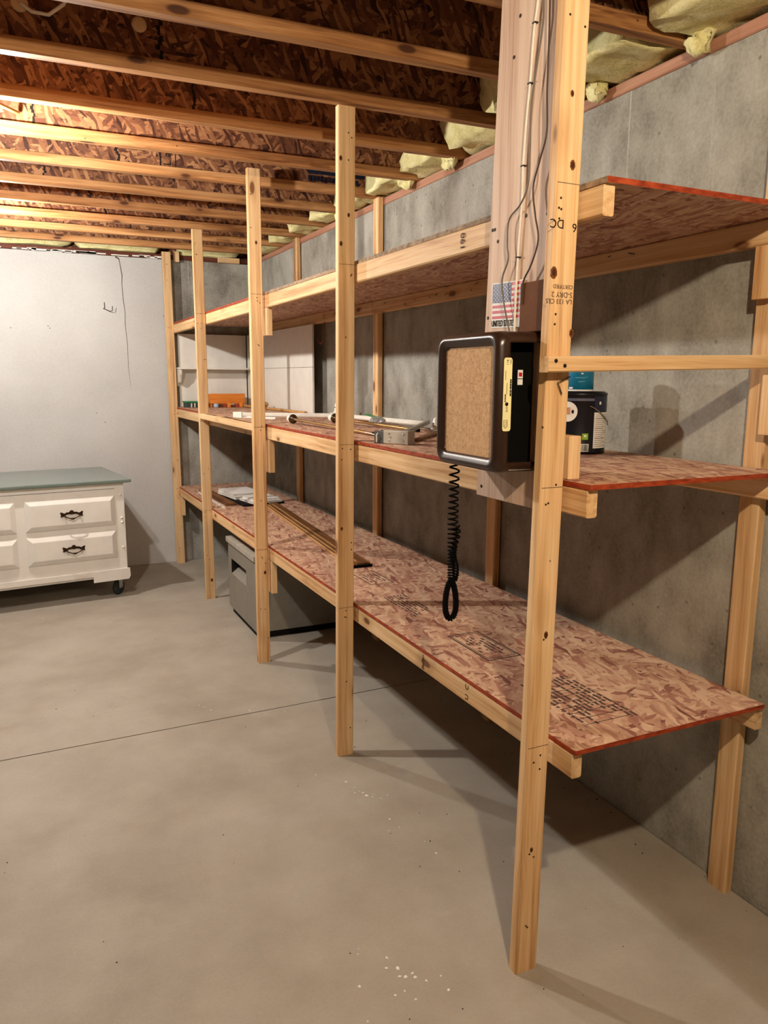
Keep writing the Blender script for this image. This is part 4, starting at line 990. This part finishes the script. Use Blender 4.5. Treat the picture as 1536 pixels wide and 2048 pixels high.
MB().add([(GX0, sy0, sz0), (GX0, sy1, sz0), (GX0 + 0.05, sy1, sz0 + 0.04), (GX0 + 0.05, sy0, sz0 + 0.04)], [(0, 3, 2, 1)]).build('slot_ramp', GREYMET, gx)
sl = MB()
a = GX0 + 0.06
sl.add([(GX0, sy0, sz0), (GX0, sy1, sz0), (GX0, sy1, sz1), (GX0, sy0, sz1), (a, sy0, sz0), (a, sy1, sz0), (a, sy1, sz1), (a, sy0, sz1)], [(4, 7, 6, 5), (0, 3, 7, 4), (1, 5, 6, 2), (3, 2, 6, 7)])
sl.build('slot_recess', BLACKB, gx)
MB().cbox((GX0 - 0.013, GY0 - 0.014, 0.4575), (GX1 + 0.004, GY1 + 0.008, 0.490), 0.003).build('lid', GREYTOP, gx)
MB().box((GX0 + 0.02, GY0 + 0.03, 0.0), (GX1 - 0.03, GY1 - 0.012, 0.0445)).build('plinth', BLACKB, gx)
MB().box((GX0 + 0.006, GY0 + 0.006, 0.4521), (GX1 - 0.006, GY1 - 0.006, 0.4574)).build('dark_seam_gap', BLACKB, gx)  # black layer paints the shade of the open seam below the lid

# ------------------------------------------------------------------ things on the lowest deck
z0 = zt0 + 0.0003
def obeam(p0, p1, w_, h_, c=0.001):
    d = (Vector(p1) - Vector(p0)); d.z = 0; u = Vector((-d.y, d.x, 0)).normalized()
    return MB().lumber(p0, p1, u, w_, (0, 0, 1), h_, c)
mo = thing('wood_moulding', (0.37, 4.2, z0), 'long dark brown flat moulding strip lying on the lowest shelf', 'moulding', 'mouldings on the lowest shelf')
obeam((0.466, 4.98, z0 + 0.008), (0.330, 3.15, z0 + 0.008), 0.062, 0.016).build('strip', W_MOULD, mo)
obeam((0.438, 4.9, z0 + 0.0195), (0.303, 3.17, z0 + 0.0195), 0.004, 0.006).build('bead', W_MOULDP, mo)
mo2 = thing('wood_moulding', (0.33, 4.2, z0), 'pale ribbed moulding strip lying along the dark brown strip', 'moulding', 'mouldings on the lowest shelf')
for k, off in enumerate((0.0, 0.011, 0.022)):
    obeam((0.424 - off, 4.95, z0 + 0.006), (0.288 - off, 3.17, z0 + 0.006), 0.009, 0.012, 0.003).build('bead', (W_MOULDP, W_MOULD, W_MOULDP)[k], mo2)
MB().cbox((0.262, 3.128, z0), (0.365, 3.143, z0 + 0.012), 0.002).build('end_cap', BLACKP, mo2)
tr = thing('black_tray', (0.36, 5.3, z0), 'flat black tray on the lowest shelf under a stack of white booklets', 'tray')
b = MB()
pl_ = [(0.250, 5.66), (0.262, 5.0), (0.27, 4.985), (0.56, 5.03), (0.50, 5.70)]
n = len(pl_); vs = [(x, y, z0) for x, y in pl_] + [(x, y, z0 + 0.016) for x, y in pl_]
b.add(vs, [tuple(reversed(range(n))), tuple(range(n, 2 * n))] + [(k, (k + 1) % n, (k + 1) % n + n, k + n) for k in range(n)]).build('base', BLACKB, tr)
def booklet(cx, cy, z, sx, sy, h, ang, lab):
    o = thing('booklet', (cx, cy, z), lab, 'booklet', 'white booklets on the black tray')
    M = Matrix.Translation((cx, cy, z)) @ Matrix.Rotation(ang, 4, 'Z')
    for nm, a_, b_, mt in (('pages', (-sx / 2 + 0.002, -sy / 2 + 0.002, 0.001), (sx / 2, sy / 2 - 0.002, h - 0.001), plain('page_edges', srgb(214, 210, 202), 0.8, 0.1)), ('cover', (-sx / 2, -sy / 2, h - 0.001), (sx / 2 + 0.001, sy / 2, h), PAPERW), ('back_cover', (-sx / 2, -sy / 2, 0), (sx / 2 + 0.001, sy / 2, 0.001), PAPERW)):
        mb = MB().box(a_, b_); mb.v = [tuple(M @ Vector(p)) for p in mb.v]; mb.build(nm, mt, o)
booklet(0.36, 5.40, z0 + 0.0162, 0.23, 0.34, 0.018, 0.13, 'white booklet at the bottom far side of the pile on the black tray')
booklet(0.355, 5.41, z0 + 0.0344, 0.22, 0.32, 0.016, 0.10, 'white booklet on top at the far side of the pile')
booklet(0.415, 5.10, z0 + 0.0162, 0.22, 0.22, 0.014, 0.16, 'white booklet at the bottom near side of the pile beside the post')
booklet(0.42, 5.12, z0 + 0.0304, 0.19, 0.21, 0.012, 0.12, 'thin white booklet on top at the near side of the pile')
wbd = thing('wood_strip', (0.2, 5.3, z0), 'short brown wood board lying flat at the far end of the lowest shelf', 'wood strip')
obeam((0.190, 5.75, z0 + 0.006), (0.205, 5.07, z0 + 0.006), 0.075, 0.012).build('board', W_MOULD, wbd)
wst = thing('metal_strip', (0.145, 5.2, z0), 'narrow white strip lying beside the brown board on the lowest shelf', 'strip')
obeam((0.130, 5.75, z0 + 0.004), (0.135, 4.98, z0 + 0.004), 0.014, 0.008).build('strip', WHITEMET, wst)

# ------------------------------------------------------------------ things on the middle deck
z1 = zt1 + 0.0003
ra = thing('closet_rail', (0.4, 3.6, z1), 'white metal folding rail frame with a grey end bracket lying on the middle shelf', 'rail')
obeam((0.105, 4.345, z1 + 0.022), (0.575, 4.03, z1 + 0.022), 0.022, 0.022, 0.004).build('long_bar', WHITEMET, ra)
obeam((0.578, 4.02, z1 + 0.022), (0.648, 3.17, z1 + 0.022), 0.024, 0.022, 0.004).build('long_bar', WHITEMET, ra)
obeam((0.108, 4.36, z1 + 0.006), (0.24, 4.15, z1 + 0.006), 0.02, 0.012, 0.002).build('inner_bar', WHITEMET, ra)
obeam((0.08, 4.41, z1 + 0.0175), (0.115, 4.355, z1 + 0.0175), 0.05, 0.034, 0.002).build('end_block', WHITEMET, ra)
obeam((0.655, 3.15, z1 + 0.03), (0.17, 2.47, z1 + 0.03), 0.018, 0.016, 0.002).build('return_bar', plain('dull_grey_bar', srgb(150, 144, 132), 0.4, 0.4, 0.3), ra)
eb = obeam((0.118, 2.475, z1 + 0.0235), (0.17, 2.395, z1 + 0.0235), 0.036, 0.047, 0.003).build('end_bracket', GREYPL, ra)
obeam((0.098, 2.51, z1 + 0.0225), (0.119, 2.477, z1 + 0.0225), 0.034, 0.045, 0.003).build('end_bracket', plain('dark_grey_plastic', srgb(92, 92, 94), 0.4, 0.4), ra)
obeam((0.17, 2.395, z1 + 0.024), (0.174, 2.389, z1 + 0.024), 0.05, 0.048, 0.001).build('flange', GREYPL, ra)
for s, h in ((0.25, 0.036), (0.25, 0.012), (0.85, 0.036), (0.85, 0.012), (0.32, 0.024)):
    p = Vector((0.118, 2.475, 0)).lerp(Vector((0.17, 2.395, 0)), s) + Vector((-0.842, -0.54, 0)) * 0.0182
    MB().lathe((p.x, p.y, z1 + h), [(0.003, 0), (0.003, 0.001), (0.001, 0.0014)], 8, axis=(-0.842, -0.54, 0)).build('screw_head', CHROME, ra)
def rod(y0, y1, xa, xb, zz, lab):
    o = thing('curtain_rod', ((xa + xb) / 2, (y0 + y1) / 2, z1), lab, 'curtain rod', 'brass rods on the middle shelf')
    a = Vector((xa, y0, zz)); b_ = Vector((xb, y1, z1 + 0.0075)); d = (b_ - a).normalized()
    MB().tube([a, b_], 0.0065, 12).build('tube', BRASS, o)
    MB().lathe(a - d * 0.015, [(0.010, -0.03), (0.018, -0.028), (0.021, -0.01), (0.021, 0.004), (0.017, 0.006)], 20, axis=d).build('end_cup', WHITEMET, o)
    MB().lathe(a - d * 0.008, [(0.017, 0), (0.022, 0.002), (0.024, 0.008), (0.019, 0.013), (0.012, 0.014), (0.012, 0.022), (0.007, 0.024)], 20, axis=d).build('ring', DARKBR, o)
    MB().lathe(b_ - d * 0.002, [(0.0075, -0.012), (0.0078, 0.0), (0.007, 0.012), (0.003, 0.014)], 14, axis=d).build('tip', BLACKP, o)
rod(3.70, 2.81, 0.185, 0.226, z1 + 0.0255, 'brass curtain rod lying nearest the front edge of the middle shelf')
rod(3.70, 2.96, 0.41, 0.50, z1 + 0.0255, 'brass curtain rod lying behind the white rail, away from the shelf edge')
for (x, y, s, lab) in ((0.61, 4.16, 1.0, 'white plastic bracket standing on the rail near the white panel'), (0.668, 3.10, 0.9, 'small white rounded bracket standing near the concrete wall')):
    o = thing('plastic_bracket', (x, y, z1), lab, 'bracket')
    hz = 0.033 if y > 4 else 0.0
    MB().lathe((x, y, z1 + hz), [(0.026 * s, 0), (0.026 * s, 0.004), (0.019 * s, 0.008), (0.016 * s, 0.045 * s), (0.011 * s, 0.056 * s), (0.002, 0.06 * s)], 18).build('cup', WHITEMET, o)
    if hz: MB().cbox((x - 0.04, y - 0.02, z1), (x + 0.02, y + 0.02, z1 + hz), 0.003).build('foot', WHITEMET, o)
    MB().lathe((x - 0.017 * s, y - 0.004, z1 + hz + 0.03 * s), [(0.003, 0), (0.003, 0.002)], 8, axis=(-1, -0.3, 0)).build('screw_hole', INK, o)
o = thing('plastic_bracket', (0.655, 3.0, z1), 'dark grey round peg standing near the concrete wall', 'bracket')
MB().lathe((0.655, 2.98, z1), [(0.013, 0), (0.013, 0.036), (0.011, 0.04)], 14).build('peg', plain('dark_grey_plastic', srgb(92, 92, 94), 0.4, 0.4), o)
o = thing('hardware_bag', (0.5, 3.43, z1), 'crumpled clear plastic bag of screws with a green header card', 'bag')
bm = bmesh.new(); bmesh.ops.create_icosphere(bm, subdivisions=3, radius=1)
for v in bm.verts:
    p = Vector((v.co.x * 0.035, v.co.y * 0.06, v.co.z * 0.022 + 0.022)); p += noise.noise_vector(v.co * 3.5) * 0.012; p.z = max(p.z, 0.0005)
    v.co = p + Vector((0.525, 3.43, z1))
MB().frombm(bm).build('bag', PLAST, o)
hw = MB()
for k in range(16):
    a = rnd.uniform(0, 2 * PI); r = rnd.uniform(0, 0.028); p = Vector((0.525 + r * math.cos(a), 3.43 + r * math.sin(a), z1 + rnd.uniform(0.008, 0.026))); d = Vector((rnd.uniform(-1, 1), rnd.uniform(-1, 1), rnd.uniform(-.2, .2))).normalized() * 0.012
    hw.tube([p - d, p + d], 0.003, 6)
tag(hw.build('screws', STEELH, o), kind='stuff')
MB().lumber((0.505, 3.52, z1 + 0.052), (0.53, 3.40, z1 + 0.036), (1, 0, 0), 0.03, (0, 0.1, 1), 0.004, 0.001).build('header_card', GREENPL, o)
cable('thin_cord', [(0, 0)] * 2, 0.001, WIREW, 'x') if False else None
pts = [Vector((0.24, 2.98, z1 + 0.003)), Vector((0.21, 2.85, z1 + 0.012)), Vector((0.22, 2.76, z1 + 0.005)), Vector((0.18, 2.66, z1 + 0.01)), Vector((0.14, 2.56, z1 + 0.035)), Vector((0.11, 2.50, z1 + 0.05)), Vector((0.085, 2.485, z1 + 0.03)), Vector((0.088, 2.49, z1 + 0.004))]
MB().tube(pts, 0.0025, 6).build('draped_cord', WIREW, ra)  # loose thin cord draped over the end bracket, only parented to the rail
o = thing('wood_stick', (0.58, 5.3, z1), 'pale thin wooden stick lying along the white panel', 'stick')
obeam((0.56, 6.0, z1 + 0.012), (0.615, 4.72, z1 + 0.008), 0.022, 0.016, 0.003).build('stick', W_MOULDP, o)
o = thing('metal_rod', (0.6, 3.0, z1), 'thin bare metal rod lying behind the phone on the middle shelf', 'rod')
MB().tube([(0.615, 3.32, z1 + 0.003), (0.44, 2.35, z1 + 0.0235)], 0.003, 6).build('rod', plain('dull_grey_bar', srgb(150, 144, 132), 0.4, 0.4, 0.3), o)
o = thing('wood_strip', (0.4, 2.7, z1), 'thin grey brown slat lying from the grey bracket towards the wall', 'wood strip')
obeam((0.245, 2.50, z1 + 0.005), (0.60, 2.90, z1 + 0.005), 0.022, 0.01, 0.002).build('slat', W_MOULD, o)
# wooden box, tray and knobs at the far end
o = thing('wooden_box', (0.47, 6.06, z1), 'orange stained wooden plank end standing over dark wood pieces on the middle shelf', 'wooden box')
MB().cbox((0.30, 6.03, z1 + 0.028), (0.575, 6.047, z1 + 0.105), 0.002).build('front_panel', W_ORANGE, o)
MB().cbox((0.305, 6.047, z1), (0.32, 6.15, z1 + 0.10), 0.002).build('side_panel', W_ORANGE, o)
MB().cbox((0.556, 6.047, z1), (0.571, 6.15, z1 + 0.10), 0.002).build('side_panel', W_ORANGE, o)
MB().cbox((0.32, 6.04, z1), (0.556, 6.15, z1 + 0.012), 0.002).build('bottom_panel', DARKWD, o)
for k in range(6):
    x = 0.372 + 0.032 * k
    q = thing('wood_offcut', (x, 6.0, z1), ['reddish', 'dark brown', 'orange brown', 'dark', 'brown', 'dark red'][k] + ' small wood offcut, number %s from the left in front of the orange box' % ['one', 'two', 'three', 'four', 'five', 'six'][k], 'wood offcut', 'offcuts under the orange box')
    MB().cbox((x - 0.014, 5.985, z1), (x + 0.014, 6.024, z1 + 0.018 + 0.01 * (k % 3)), 0.003).build('piece', [DARKWD, REDWIRE, W_ORANGE][k % 3], q)
q = thing('small_jar', (0.335, 5.99, z1), 'small pale blue glass knob beside the orange box', 'knob')
MB().lathe((0.335, 5.99, z1), [(0.014, 0), (0.02, 0.006), (0.02, 0.022), (0.012, 0.03), (0.004, 0.032)], 16).build('knob', plain('pale_blue_glass', srgb(170, 180, 200), 0.15, 0.5), q)
o = thing('storage_tray', (0.19, 6.1, z1), 'clear compartment tray with a green lid beside the corner post', 'tray')
MB().cbox((0.115, 6.03, z1), (0.275, 6.15, z1 + 0.036), 0.003).build('bin', plain('dark_tray', srgb(58, 68, 68), 0.3, 0.4), o)
MB().cbox((0.11, 6.025, z1 + 0.0365), (0.28, 6.155, z1 + 0.047), 0.003).build('lid', GREENPL, o)
for x in (0.155, 0.18, 0.21):
    MB().lathe((x, 6.024, z1 + 0.002), [(0.006, 0), (0.006, 0.03), (0.004, 0.032)], 8).build('compartment', plain('pale_grey_plastic', srgb(190, 186, 174)), o)
for i, (x, y) in enumerate(((0.535, 5.6), (0.565, 5.45))):
    o = thing('brass_knob', (x, y, z1), ['brass door knob left of its twin beside the third post', 'brass door knob right of its twin beside the third post'][i], 'knob', 'brass knobs')
    MB().lathe((x, y, z1), [(0.022, 0), (0.024, 0.004), (0.012, 0.01), (0.010, 0.02), (0.022, 0.028), (0.027, 0.04), (0.022, 0.052), (0.004, 0.058)], 20).build('knob', BRASS, o)
# red coated hook hanging under the top deck
o = thing('wire_hook', (0.64, 4.55, 1.80), 'red coated wire hook hanging under the top shelf near the white panel', 'hook')
MB().tube([(0.652, 4.47, 1.803), (0.645, 4.46, 1.76), (0.645, 4.47, 1.70), (0.642, 4.51, 1.675), (0.64, 4.545, 1.685), (0.64, 4.56, 1.71)], 0.0035, 7).build('bent_wire', REDWIRE, o)
